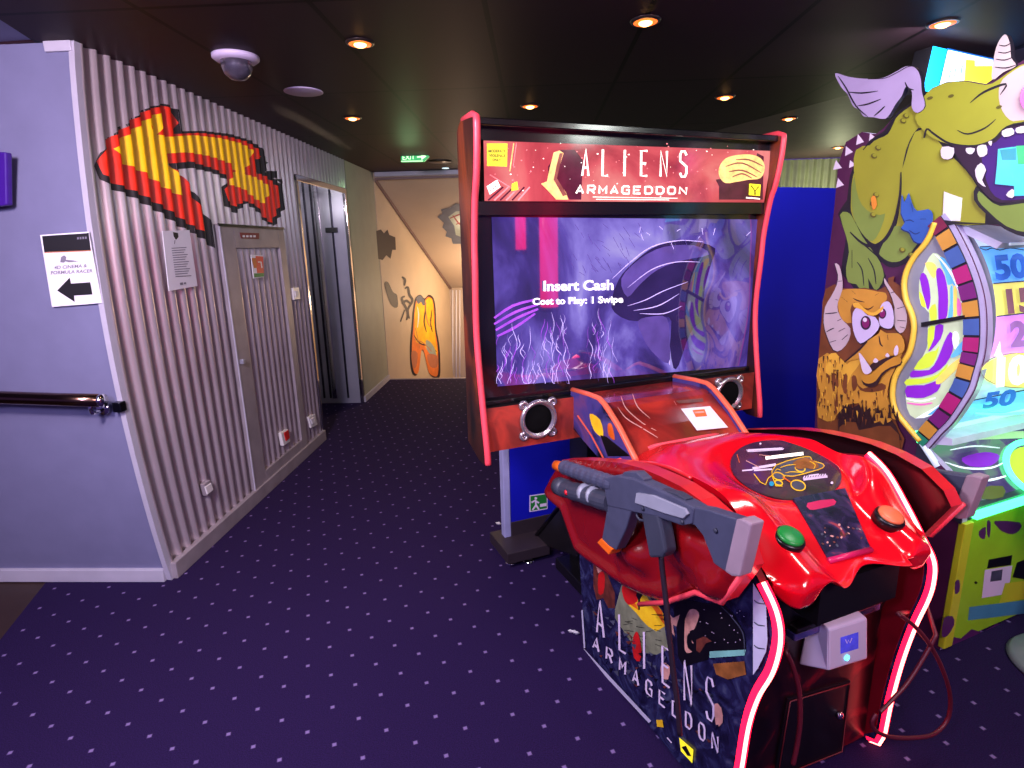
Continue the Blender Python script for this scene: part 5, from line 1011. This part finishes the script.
a.poly([w1(p) for p in [(310, 310), (350, 310), (400, 400), (440, 490), (420, 500), (400, 470), (370, 480), (350, 400)]], 'sw_cyan', 2); a.poly([w1(p) for p in [(285, 285), (320, 305), (400, 400), (450, 520), (460, 600), (445, 540), (390, 420), (330, 330)]], 'sw_white', 2)
a.poly([w1(p) for p in [(385, 500), (400, 490), (405, 640), (395, 690), (370, 690), (385, 600)]], 'sw_cyan', 2); a.poly([w1(p) for p in [(408, 500), (425, 500), (430, 660), (405, 680)]], 'sw_gold', 2); a.poly([w1(p) for p in [(430, 560), (455, 600), (455, 670), (430, 670)]], 'sw_pink', 2)
a.poly([w1(p) for p in [(250, 640), (290, 600), (300, 690), (270, 730)]], 'sw_lime', 2)
a.poly([w2(p) for p in [(225, 50), (265, 40), (255, 120), (225, 180)]], 'sw_lime', 2); a.poly([w2(p) for p in [(268, 35), (315, 30), (300, 110), (240, 180), (228, 178), (260, 110)]], 'sw_purple', 2)
a.poly([w2(p) for p in [(140, 290), (210, 200), (270, 180), (290, 150), (270, 230), (230, 280)]], 'sw_lime', 2)
a.poly([w2(p) for p in [(118, 330), (135, 298), (230, 295), (280, 230), (320, 130), (355, 70), (375, 100), (370, 180), (330, 260), (250, 320), (140, 340)]], 'sw_purple', 2)
a.poly([w2(p) for p in [(95, 385), (100, 350), (200, 345), (280, 320), (340, 260), (330, 290), (280, 340), (220, 370)]], 'sw_lime', 2)
a.poly([w2(p) for p in [(95, 450), (98, 390), (200, 385), (270, 360), (300, 370), (280, 420), (200, 460), (120, 458)]], 'sw_purple', 2)
a.poly([w2(p) for p in [(370, 80), (395, 70), (410, 110), (390, 180), (370, 140)]], 'sw_white', 2); a.poly([w2(p) for p in [(360, 210), (440, 110), (435, 180), (380, 220)]], 'sw_cyan', 2); a.poly([w2(p) for p in [(270, 360), (350, 270), (430, 215), (410, 270), (340, 340), (290, 380)]], 'sw_gold', 2)
a.poly([w2(p) for p in [(150, 582), (260, 520), (340, 450), (410, 290), (400, 340), (350, 450), (270, 555)]], 'sw_white', 2); a.poly([w2(p) for p in [(220, 560), (290, 510), (345, 440), (320, 500), (265, 552)]], 'sw_cyan', 2)
a.stroke([w2(p) for p in [(100, 490), (180, 500), (250, 490)]], 2, 'sw_pink', 3, .4); a.stroke([w2(p) for p in [(95, 465), (180, 480), (270, 460)]], 1.8, 'sw_white', 3, .4)
a.build('wheel_disc', wheel, recalc=False)
b = MB(); q = PU(WUU-.016); b.prism([q(p) for p in [(921, 322.5), (964.5, 315), (964.5, 319), (921, 327)]], WU*.012, 'black'); b.build('window_bar', wheel)
b = MB(); q = PU(WUU-.012); ps2 = [q(p) for p in win]; b.tube(ps2, .0105, 'trim_yellow', 8); b.build('window_trim', wheel)
seg = ['seg_maroon', 'seg_orange', 'seg_blue', 'seg_magenta', 'seg_purple', 'seg_orange', 'seg_blue', 'seg_magenta', 'seg_purple', 'seg_orange', 'seg_blue', 'seg_magenta', 'seg_purple', 'seg_orange', 'seg_teal']
AO = offs(arc_s, .026); AI = offs(arc_s, -.026); AE = o_out; AM = offs(arc_s, .030)
if AO[20].x < AI[20].x: AO, AI = AI, AO
b = MB(); NS = len(arc_s)-1
for i, m in enumerate(seg):
    k0, k1 = NS*i/len(seg), NS*(i+.87)/len(seg); ks = [k0+(k1-k0)*j/4 for j in range(5)]
    at_ = lambda A, k: A[int(k)].lerp(A[min(int(k)+1, NS)], k-int(k))
    ring_ = [at_(AO, k) for k in ks]+[at_(AI, k) for k in reversed(ks)]
    b.prism([L(WUU-.014, p.x, p.y) for p in ring_], WU*.014, m, 'line_dark')
b2 = MB(); b2.prism([L(WUU-.009, p.x, p.y) for p in AO+list(reversed(AI))], WU*.009, 'line_dark'); sb_ = b2.build('striped_arc_base', wheel); b.build('striped_arc', sb_)
b = MB(); eo = offs(arc_s, .041) if AE is not None and (offs(arc_s, .041)[20].x > arc_s[20].x) else offs(arc_s, -.041)
b.prism([L(WUU-.006, p.x, p.y) for p in eo+list(reversed(AO))], WU*.04, 'edge_lilac'); b.build('arc_edge', wheel)
# ---- numbered drum
VC, ZC = .15, 1.245; RR = .60; UD0, UD1 = 1.615, 2.30
def cyl(p, R=RR):
    d = ray(p); q = loc(EYE); e_ = (d.dot(WU), d.dot(DV), d.z)
    A_ = e_[1]**2+e_[2]**2; B_ = 2*(e_[1]*(q[1]-VC)+e_[2]*(q[2]-ZC)); C_ = (q[1]-VC)**2+(q[2]-ZC)**2-R*R
    dd = B_*B_-4*A_*C_
    if dd < 0: return EYE+d*2.2
    return EYE+d*((-B_-math.sqrt(dd))/(2*A_))
def ang(p): u, v, z = loc(cyl(p)); return math.atan2(z-ZC, v-VC)
cuts = [(1000, 222), (1000, 246), (1000, 283), (1000, 316), (1000, 357), (1000, 395), (1000, 414)]
an_ = [ang(p) for p in cuts]
b = MB()
def rimband(a0, a1, m, R=RR):
    n = 10; rows_ = [[L(u, VC+R*math.cos(a0+(a1-a0)*i/n), ZC+R*math.sin(a0+(a1-a0)*i/n)) for u in (UD0, UD1)] for i in range(n+1)]; b.grid(rows_, m)
for i, m in enumerate(['rim_pale', 'rim_blue', 'rim_yellow', 'rim_pink', 'rim_mint', 'rim_blue']): rimband(an_[i], an_[i+1], m)
rimband(an_[6], -1.35, 'rim_mint'); rimband(1.35, an_[0], 'rim_pale')
for u in (UD0, UD1): b.add([L(u, VC, ZC)]+[L(u, VC+RR*math.cos(-1.35+2.7*i/40), ZC+RR*math.sin(-1.35+2.7*i/40)) for i in range(41)], [(0, i, i+1) for i in range(1, 41)], 'disc_grey')
dr = b.build('number_drum', wheel, recalc=False)
a = Art(lambda p: cyl(p, RR+.006), 1)
for i, m in ((1, 'rim_line'), (2, 'rim_line'), (3, 'rim_line'), (4, 'rim_mint'), (5, 'rim_line')):
    y = cuts[i][1]; pts_ = []
    for k in range(9):
        P_ = L(1.62+.62*k/8, VC+RR*math.cos(an_[i]), ZC+RR*math.sin(an_[i])); c_ = RC.transposed() @ (P_-EYE); pts_.append((CX+F*c_.x/-c_.z, CY-F*c_.y/-c_.z))
    a.stroke(pts_, 1.2, m, 0)
a.build('drum_print', dr, recalc=False); a = Art(lambda p: cyl(p, RR+.016), 1)
a.text('50', (996, 279), (1029, 276), (-3, -22), 'rim_num_blue', .05)
a.text('15', (1008, 312.5), (1036, 310), (-2.5, -22), 'rim_num_brown', .05); a.text('20', (1011, 346), (1044, 343), (-1.5, -23), 'rim_num_lilac', .05)
pass; a.stroke([(981+40+40*math.cos(t_*.3), 370.5+17.5*math.sin(t_*.3)) for t_ in range(5, 18)], .8, 'rim_num_brown', 2)
a.build('drum_numbers', dr, recalc=False); a = Art(lambda p: cyl(p, RR+.011), 1); a.disc((1021, 370.5), 40, 17.5, 'rim_yellow', -.05); a.build('drum_badge', dr, recalc=False); a = Art(lambda p: cyl(p, RR+.02), 1)
a.poly([(994, 356), (998, 346), (1000, 341), (1001, 352), (1004, 358)], 'rim_num_white'); a.text('100', (996, 385), (1046, 379), (1, -25), 'rim_num_white', .07)
a.text('50', (982, 408.5), (1014, 404), (4, -15), 'rim_num_blue', .04); a.stroke([(975, 413), (1000, 414.5), (1030, 412)], 2.6, 'led_green', 3, .3)
a.stroke([(980, 248), (986, 250), (992, 248), (1000, 250), (1010, 248), (1024, 250)], 1.2, 'rim_line', 3, .2)
a.build('drum_numbers', dr, recalc=False)
# hood over the drum, ledge below, body, console
b = MB(); b.add([L(UD0-.02, .50, 1.70), L(UD1+.05, .50, 1.70), L(UD1+.05, .735, 1.585), L(UD0-.02, .735, 1.585), L(UD0-.02, .50, 1.67), L(UD1+.05, .50, 1.67), L(UD1+.05, .72, 1.565), L(UD0-.02, .72, 1.565)], [(0, 1, 2, 3), (7, 6, 5, 4), (0, 4, 5, 1), (1, 5, 6, 2), (2, 6, 7, 3), (3, 7, 4, 0)], 'hood_grey'); hd = b.build('hood', wheel)
b = MB(); b.boxL(UD0+.02, UD1, .735, .74, 1.575, 1.584, 'hood_light'); b.build('hood_light', hd)
b = MB(); b.boxL(WUU+.03, UD1+.08, .12, .50, .02, 1.70, 'console_dark'); b.boxL(WUU+.03, UD1+.08, .50, .765, .02, .56, 'console_dark'); b.build('cabinet_body', wheel)
b = MB(); b.prism([L(UD0-.03, .52, .86), L(UD0-.03, .685, .86), L(UD0-.03, .69, .835), L(UD0-.03, .55, .80)], WU*.75, 'hood_grey'); b.build('window_ledge', wheel)
CA, CB = (.575, .812), (.772, .60)
b = MB(); b.prism([L(WUU-.004, CA[0], CA[1]), L(WUU-.004, CB[0], CB[1]), L(WUU-.004, CB[0], CB[1]-.05), L(WUU-.004, CA[0], CA[1]-.2)], WU*.80, 'console_dark'); cn = b.build('console', wheel)
cn_n = Vector((0, 0, 0))+DV*(CA[1]-CB[1])+Vector((0, 0, 1))*(CB[0]-CA[0]); cn_n.normalize()
pc_ = PP(L(0, CA[0], CA[1])+cn_n*.001, cn_n); a = Art(pc_, 1); qn = lambda u, v: None
def topx(P_):
    c_ = RC.transposed() @ (P_-EYE); return (CX+F*c_.x/-c_.z, CY-F*c_.y/-c_.z)
def con(u, t): return topx(L(u, CA[0]+(CB[0]-CA[0])*t, CA[1]+(CB[1]-CA[1])*t))
a.poly([con(WUU+.02, .03), con(WUU+.78, .03), con(WUU+.78, .93), con(WUU+.02, .93)], 'console_print')
a.poly([(927, 437), (960, 433), (1000, 432), (1024, 431), (1024, 438), (970, 440), (935, 444)], 'sw_pale'); a.stroke([(945, 462), (965, 468), (990, 468), (1005, 462)], 2, 'sw_white', 4, .5); a.stroke([(950, 450), (975, 446), (1000, 448)], 1.6, 'sw_white', 4, .5); a.stroke([(968, 482), (990, 480), (1006, 476)], 2.4, 'sw_white', 4, .4)
a.poly([(962, 458), (985, 452), (1000, 456), (990, 466), (970, 466)], 'sw_purple', 3); a.poly([(980, 488), (1003, 486), (1003, 497), (982, 499)], 'olive_dark', 2)
a.disc((1037, 469), 30, 20, 'sw_lime', .5); a.build('console_print', cn, recalc=False)
b = MB(); b.tube([pc_(((1037+35*math.cos(t_)*math.cos(.5)-24*math.sin(t_)*math.sin(.5)), (469+35*math.cos(t_)*math.sin(.5)+24*math.sin(t_)*math.cos(.5))))+cn_n*.008 for t_ in [2*PI*i/40 for i in range(40)]], .012, 'led_green', 8, closed=True); b.build('led_ring', cn)
b = MB(); b.boxL(WUU+.06, UD1+.05, .772, .79, .562, .590, 'led_green'); b.build('led_bar', cn)
b = MB(); b.tube([L(WUU, .585, .822), L(WUU, .56, .85), L(WUU+.01, .575, .83)], .014, 'led_green', 8); b.tube([L(WUU, .59, .818), L(WUU, .66, .742)], .012, 'hood_light', 8); b.build('console_light', cn)
# lower front
LV = .775; b = MB(); b.boxL(WUU, WUU+.80, LV-.012, LV, .012, .556, 'lime'); lf = b.build('lower_front', wheel)
b = MB(); b.boxL(WUU-.002, WUU+.052, LV-.012, LV+.012, .012, .555, 'lime_yellow'); b.build('corner_strip', lf, bevel=.003)
a = Art(PV(LV), 1); s5 = crop(720, 420, 3.368); s6 = crop(820, 560, 3.691)
a.poly([s5(p) for p in [(872, 375), (895, 360), (892, 400), (875, 395)]], 'splat', 2); a.poly([s5(p) for p in [(900, 340), (912, 345), (908, 395), (900, 385)]], 'splat', 2); a.poly([s5(p) for p in [(925, 340), (1010, 345), (1010, 370), (985, 385), (950, 375), (935, 360)]], 'splat', 2)
a.poly([s5(p) for p in [(905, 470), (985, 455), (980, 488), (900, 500)]], 'art_black'); a.poly([s5(p) for p in [(892, 505), (985, 490), (970, 585), (882, 600)]], 'art_letter'); a.poly([s5(p) for p in [(915, 510), (952, 503), (948, 540), (910, 545)]], 'art_grey')
a.poly([s5(p) for p in [(840, 630), (1040, 605), (1040, 650), (835, 675)]], 'art_sky'); a.poly([s5(p) for p in [(1000, 480), (1040, 465), (1040, 540), (985, 530)]], 'art_black'); a.poly([s5(p) for p in [(960, 550), (1040, 540), (1040, 600), (940, 618)]], 'lime_yellow')
a.poly([s6(p) for p in [(465, 310), (480, 280), (520, 290), (560, 255), (600, 268), (650, 235), (700, 240), (760, 200), (780, 290), (700, 290), (600, 305), (480, 318)]], 'splat', 2); a.poly([s6(p) for p in [(632, 262), (660, 258), (662, 270), (634, 276)]], 'art_letter'); a.poly([s6(p) for p in [(672, 257), (725, 248), (725, 260), (675, 268)]], 'art_letter')
a.stroke([(968, 530), (955, 585), (948, 640)], .8, 'olive_dark', 0); a.disc(s5((862, 548)), 1.6, 1.4, 'art_black', 0, 8)
a.build('front_artwork', lf, recalc=False)
a = Art(PV(LV+.0122), 1)
for q in ([(500, 80), (515, 75), (515, 115), (498, 125)], [(458, 215), (490, 208), (495, 240), (470, 280), (450, 280)]): a.poly([s6(p) for p in q], 'splat', 2)
a.build('strip_splats', lf, recalc=False)

# ---- lit sign beyond the monster's head
M('sign_cyan', (20, 170, 235), .3, em=1.0, noise=.04); M('sign_white', (216, 246, 255), .3, em=1.0, noise=.04); M('sign_yellow', (246, 232, 60), .3, em=.9); M('sign_edge', (10, 90, 190), .3, em=.7)
pg_ = PV(.05)
b = MB(); sq_ = [(923, 91), (933, 46), (995, 60), (1012, 62), (1012, 96)]; b.prism([pg_(p)-DV*.001 for p in sq_], DV*-.08, 'cab_black')
t = b.build('topper_sign', wheel)
a = Art(pg_, 1); g2_ = crop(900, 20, 3.49)
a.poly(sq_, 'sign_cyan'); a.poly([g2_(p) for p in [(130, 240), (165, 98), (330, 135), (330, 250)]], 'sign_edge'); a.poly([g2_(p) for p in [(136, 240), (168, 104), (325, 139), (325, 250)]], 'sign_white')
a.poly([g2_(p) for p in [(222, 230), (230, 138), (262, 140), (262, 160), (322, 160), (322, 230)]], 'sign_yellow')
for x in (172, 190, 213): a.stroke([g2_((x, 205-(x-170)*.4)), g2_((x+4, 178-(x-170)*.4)), g2_((x+7, 180-(x-170)*.4))], 1, 'ink', 0)
a.build('sign_face', t, recalc=False)
c_ = loc(ctr(sq_, pg_)); b = MB(); b.boxL(c_[0]-.03, c_[0]+.03, -.02, .04, .5, 2.3, 'cab_black'); b.boxL(c_[0]-.03, c_[0]+.03, -.02, .2, 1.3, 1.36, 'cab_black'); b.build('topper_post', wheel)
# small grey foot of something at the picture's right edge
M('foot_grey', (120, 124, 130), .4)
P_ = PZ(0)((1010, 676))+Vector((.262, .02, 0)); t = thing('bar_stool', 'stool with round grey metal base on the carpet in front of the wheel game', 'stool', P_)
b = MB(); b.lathe([(.205, 0), (.21, .01), (.195, .03), (.10, .048), (.03, .056), (.0, .056)], P_, (0, 0, 1), 'foot_grey', 36); b.build('base', t)
b = MB(); b.lathe([(.025, .05), (.025, .62)], P_, (0, 0, 1), 'chrome', 16); b.build('post', t)
b = MB(); b.lathe([(.03, .60), (.16, .62), (.18, .65), (.17, .69), (.0, .70)], P_, (0, 0, 1), 'gloss_black', 32); b.build('seat', t)
for i, (px_, lab) in enumerate((((497.5, 523), 'white scrap of paper on the carpet left of the partition post'), ((571, 577), 'crumpled white scrap of paper beside the console corner'), ((573, 631), 'tiny white scrap on the carpet below the crumpled one'))):
    P_ = PZ(.006)(px_); b = MB(); r_ = random.Random(i)
    for k in range(3): b.lathe([(.004, -.005), (.012+.004*r_.random(), 0), (.003, .008)], P_+Vector((r_.uniform(-.016, .016), r_.uniform(-.016, .016), 0)), (r_.random(), r_.random(), 1), 'paper', 7, False)
    tag(b.build('paper_scrap', at=P_), lab, 'litter', 'scraps on the carpet')

# ================================================================== CEILING FITTINGS
M('lamp_amber', (255, 120, 40), .4, em=1.5, emrgb=(255, 110, 40)); M('lamp_ring', (70, 60, 58), .3, metal=.8); M('lamp_glow', (255, 190, 110), .4, em=9, emrgb=(255, 190, 110), noise=.02); M('dome_clear', (120, 112, 130), .05, trans=.85, spec=.6); M('disc_lilac', (190, 176, 206), .5, noise=.03)
LMP = [((360, 42.5), 'downlight near the dome camera'), ((352.5, 117.5), 'downlight above the corrugated wall beside the round speaker'), ((645.5, 20.5), 'downlight nearest above the shooting game'), ((530, 105.5), 'downlight over the top left of the lit marquee'), ((725, 96.5), 'downlight above the right end of the marquee'), ((943, 22.5), 'downlight above the monster wing and lit sign'), ((789, 118), 'downlight on the paler ceiling strip'), ((838, 147), 'farthest downlight low beside the spiked monster tail')]
for px_, lab in LMP:
    z = CEIL+(.012 if px_[0] in (789, 838) else 0)
    P_ = PZ(z)(px_)
    t = thing('downlight', 'small warm recessed '+lab, 'ceiling lamp', P_, 0, 'warm ceiling downlights')
    b = MB(); b.lathe([(.046, -.001), (.048, -.008), (.058, -.006), (.062, .0), (.062, .002), (.044, .002)], P_, (0, 0, 1), 'lamp_ring', 24); b.build('lamp_ring', t)
    b = MB(); b.lathe([(.047, -.004), (.047, -.008), (.026, -.0085)], P_, (0, 0, 1), 'lamp_amber', 24); lens = b.build('lamp_lens', t)
    b = MB(); b.lathe([(.027, -.006), (.026, -.012), (.016, -.018), (.0, -.020)], P_, (0, 0, 1), 'lamp_glow', 20); b.build('bulb', lens)
    ld = bpy.data.lights.new('downlight_beam', 'SPOT'); ld.energy = 20; ld.color = (1, .66, .36); ld.spot_size = math.radians(100); ld.spot_blend = .8; ld.shadow_soft_size = .04
    o = bpy.data.objects.new('downlight_beam', ld); COL.objects.link(o); o.location = P_-Vector((0, 0, .02))
P_ = PZ(CEIL)((235.5, 56)); t = thing('dome_camera', 'white rimmed dome security camera on the dark ceiling near the painted arrow', 'camera', P_)
b = MB(); b.lathe([(.10, 0), (.10, -.012), (.085, -.024), (.0, -.026)], P_, (0, 0, 1), 'disc_lilac', 32); b.build('camera_base', t)
b = MB(); b.lathe([(.068, -.024), (.066, -.05), (.054, -.078), (.032, -.096), (.0, -.102)], P_, (0, 0, 1), 'dome_clear', 28); b.build('dome', t)
b = MB(); b.lathe([(.0, -.03), (.03, -.032), (.04, -.05), (.035, -.068), (.0, -.078)], P_, (0, 0, 1), 'gun_pale', 18); b.build('lens', t)
P_ = PZ(CEIL)((303.5, 91.5)); b = MB(); b.lathe([(.105, .001), (.105, -.003), (.095, -.006), (.0, -.006)], P_, (0, 0, 1), 'disc_lilac', 36); t = thing('ceiling_speaker', 'flat round pale speaker disc on the dark ceiling beyond the dome camera', 'speaker', P_); b.build('grille', t)
P_ = PZ(CEIL)((440, 161)); b = MB(); b.lathe([(.12, .001), (.12, -.01), (.0, -.014)], P_, (0, 0, 1), 'lamp_ring', 28); t = thing('ceiling_vent', 'small round dark vent on the ceiling beyond the exit sign', 'vent', P_); b.build('vent_cap', t)
P_ = PZ(CEIL)((445.5, 168)); b = MB(); b.lathe([(.04, .001), (.04, -.006), (.0, -.008)], P_, (0, 0, 1), 'sign_white', 20); t = thing('spot_lamp', 'tiny white lamp at the ceiling edge before the stairwell', 'ceiling lamp', P_); b.build('lamp_lens', t)
M('exit_green', (30, 160, 90), .3, em=.7, noise=.1); M('exit_white', (210, 250, 200), .3, em=1.0)
q = PY(5.9); px = [(401, 153), (425, 150.5), (429, 156.5), (424, 161.5), (401, 162)]
t = thing('exit_sign', 'small green glowing exit sign with arrow hanging from the dark corridor ceiling', 'sign', ctr(px, q)); b = MB(); b.prism([q(p) for p in px], (0, .04, 0), 'exit_green'); b.build('sign_box', t)
a = Art(q, 1); a.text('EXIT', (402.5, 159.8), (415, 159), (0, -4.6), 'exit_white', .02); a.stroke([(417, 157), (423, 156.6)], 1.6, 'exit_white', 0); a.poly([(421, 153), (426.5, 156.3), (421.5, 160)], 'exit_white'); a.stroke([(401, 161.3), (423, 161)], .9, 'exit_white', 0); a.build('sign_print', t, recalc=False)
b = MB(); c_ = q((413, 151)); b.tube([c_+Vector((-.06, .02, 0)), c_+Vector((-.06, .02, CEIL-c_.z))], .006, 'steel'); b.tube([c_+Vector((.06, .02, 0)), c_+Vector((.06, .02, CEIL-c_.z))], .006, 'steel'); b.build('hanger', t)

# ================================================================== LIGHT, CAMERA
def area(name, at, look, size, e, col):
    l = bpy.data.lights.new(name, 'AREA'); l.energy = e; l.color = col; l.size = size; l.shape = 'DISK'
    o = bpy.data.objects.new(name, l); COL.objects.link(o); o.location = at
    o.rotation_euler = (Vector(look)-Vector(at)).to_track_quat('-Z', 'Y').to_euler(); return o
def point(name, at, e, col, r=.08):
    l = bpy.data.lights.new(name, 'POINT'); l.energy = e; l.color = col; l.shadow_soft_size = r
    o = bpy.data.objects.new(name, l); COL.objects.link(o); o.location = at; return o
area('room_lamp_violet', (-.9, -.6, 2.3), (-2.0, 2.8, 1.0), .5, 70, (.58, .52, 1.0))
area('room_lamp_rose', (-1.25, .5, 2.38), (-1.8, 3.4, 1.3), .35, 80, (1.0, .80, .88))
area('room_lamp_front', (1.3, -.4, 2.35), (1.1, 2.2, .9), .8, 60, (1.0, .74, .9))
point('exit_glow', (-1.15, 5.7, 2.2), 3, (.5, 1, .45))
point('stair_lamp', (-.7, 8.4, .9), 60, (1, .70, .44), .2)
point('stair_lamp_upper', (-.9, 7.9, 1.9), 9, (1, .75, .55), .1)
point('sign_glow', L(2.75, .5, 2.3), 5, (.1, .5, 1), .1)
point('far_wall_lamp', (3.2, 6.6, 2.1), 9, (.95, 1, .6), .1)
point('lift_fill', (-2.15, 5.3, 2.05), 2.6, (1, .92, .92), .05)  # unseen light added inside the alcove to brighten the steel
point('console_glow', L(1.95, 1.0, .9), 5, (.3, 1, .5), .1)
area('partition_fill', L(1.95, .25, 2.38), L(2.25, -.67, 1.2), .35, 14, (.8, .85, 1))  # unseen light added to lift the dark blue partition
area('wheel_lamp', L(1.2, 1.2, 2.35), L(1.6, .5, 1.3), .4, 14, (.95, 1, .95))
area('side_fill', (-1.2, 1.0, 2.3), L(.3, .6, .5), .5, 38, (.85, .8, 1.0))  # unseen light added to brighten the console's side print and gun
# red lit columns in the room behind the viewer; they show as reflections in the machine's glass
M('column_red', (255, 30, 70), .3, em=4.2, emrgb=(255, 24, 90), noise=.03); M('column_base', (60, 60, 66), .35, metal=.6)
for px_, r_, lab in (((548, 170), .085, 'broad'), ((521, 250), .05, 'slim')):
    Q = pv(px_); d = ray(px_); r = d-DV*(2*d.dot(DV)); P_ = Q+r*((2.9 if r_ > .06 else 3.2)/r.dot(DV)); P_.z = 0
    Q = pv((548, 312) if r_ > .06 else (521, 255)); d = ray((548, 312) if r_ > .06 else (521, 255)); r = d-DV*(2*d.dot(DV)); zb_ = (Q+r*((2.9 if r_ > .06 else 3.2)/r.dot(DV))).z
    t = thing('hanging_light_tube', lab+' red glowing light tube hanging from the ceiling behind the viewer, reflected in the screen', 'lamp', P_+Vector((0, 0, zb_)))
    b = MB(); b.lathe([(r_, zb_+.03), (r_, 2.40)], P_, (0, 0, 1), 'column_red', 28); b.build('glowing_tube', t)
    b = MB(); b.lathe([(r_*.6, zb_), (r_+.01, zb_+.01), (r_+.01, zb_+.05), (r_, zb_+.05)], P_, (0, 0, 1), 'column_base', 28); b.build('end_cap', t)
    b = MB(); b.lathe([(r_+.02, 2.395), (r_+.02, 2.47), (r_, 2.474)], P_, (0, 0, 1), 'column_base', 28); b.build('ceiling_mount', t)
w = bpy.data.worlds.new('World'); SC.world = w; w.use_nodes = True
bg = w.node_tree.nodes['Background']; bg.inputs['Color'].default_value = (.20, .13, .50, 1); bg.inputs['Strength'].default_value = .45
cam = bpy.data.cameras.new('camera'); co = bpy.data.objects.new('camera', cam); COL.objects.link(co)
cam.sensor_fit = 'HORIZONTAL'; cam.sensor_width = 36; cam.lens = 36*F/1024; cam.clip_start = .02
co.matrix_world = Matrix.Translation(EYE) @ RC.to_4x4(); SC.camera = co
vs_ = SC.view_settings; vs_.view_transform = 'Standard'; vs_.look = 'None'; vs_.gamma = 1; vs_.exposure = 0; vs_.use_curve_mapping = False
SC.cycles.use_denoising = True; SC.cycles.max_bounces = 8
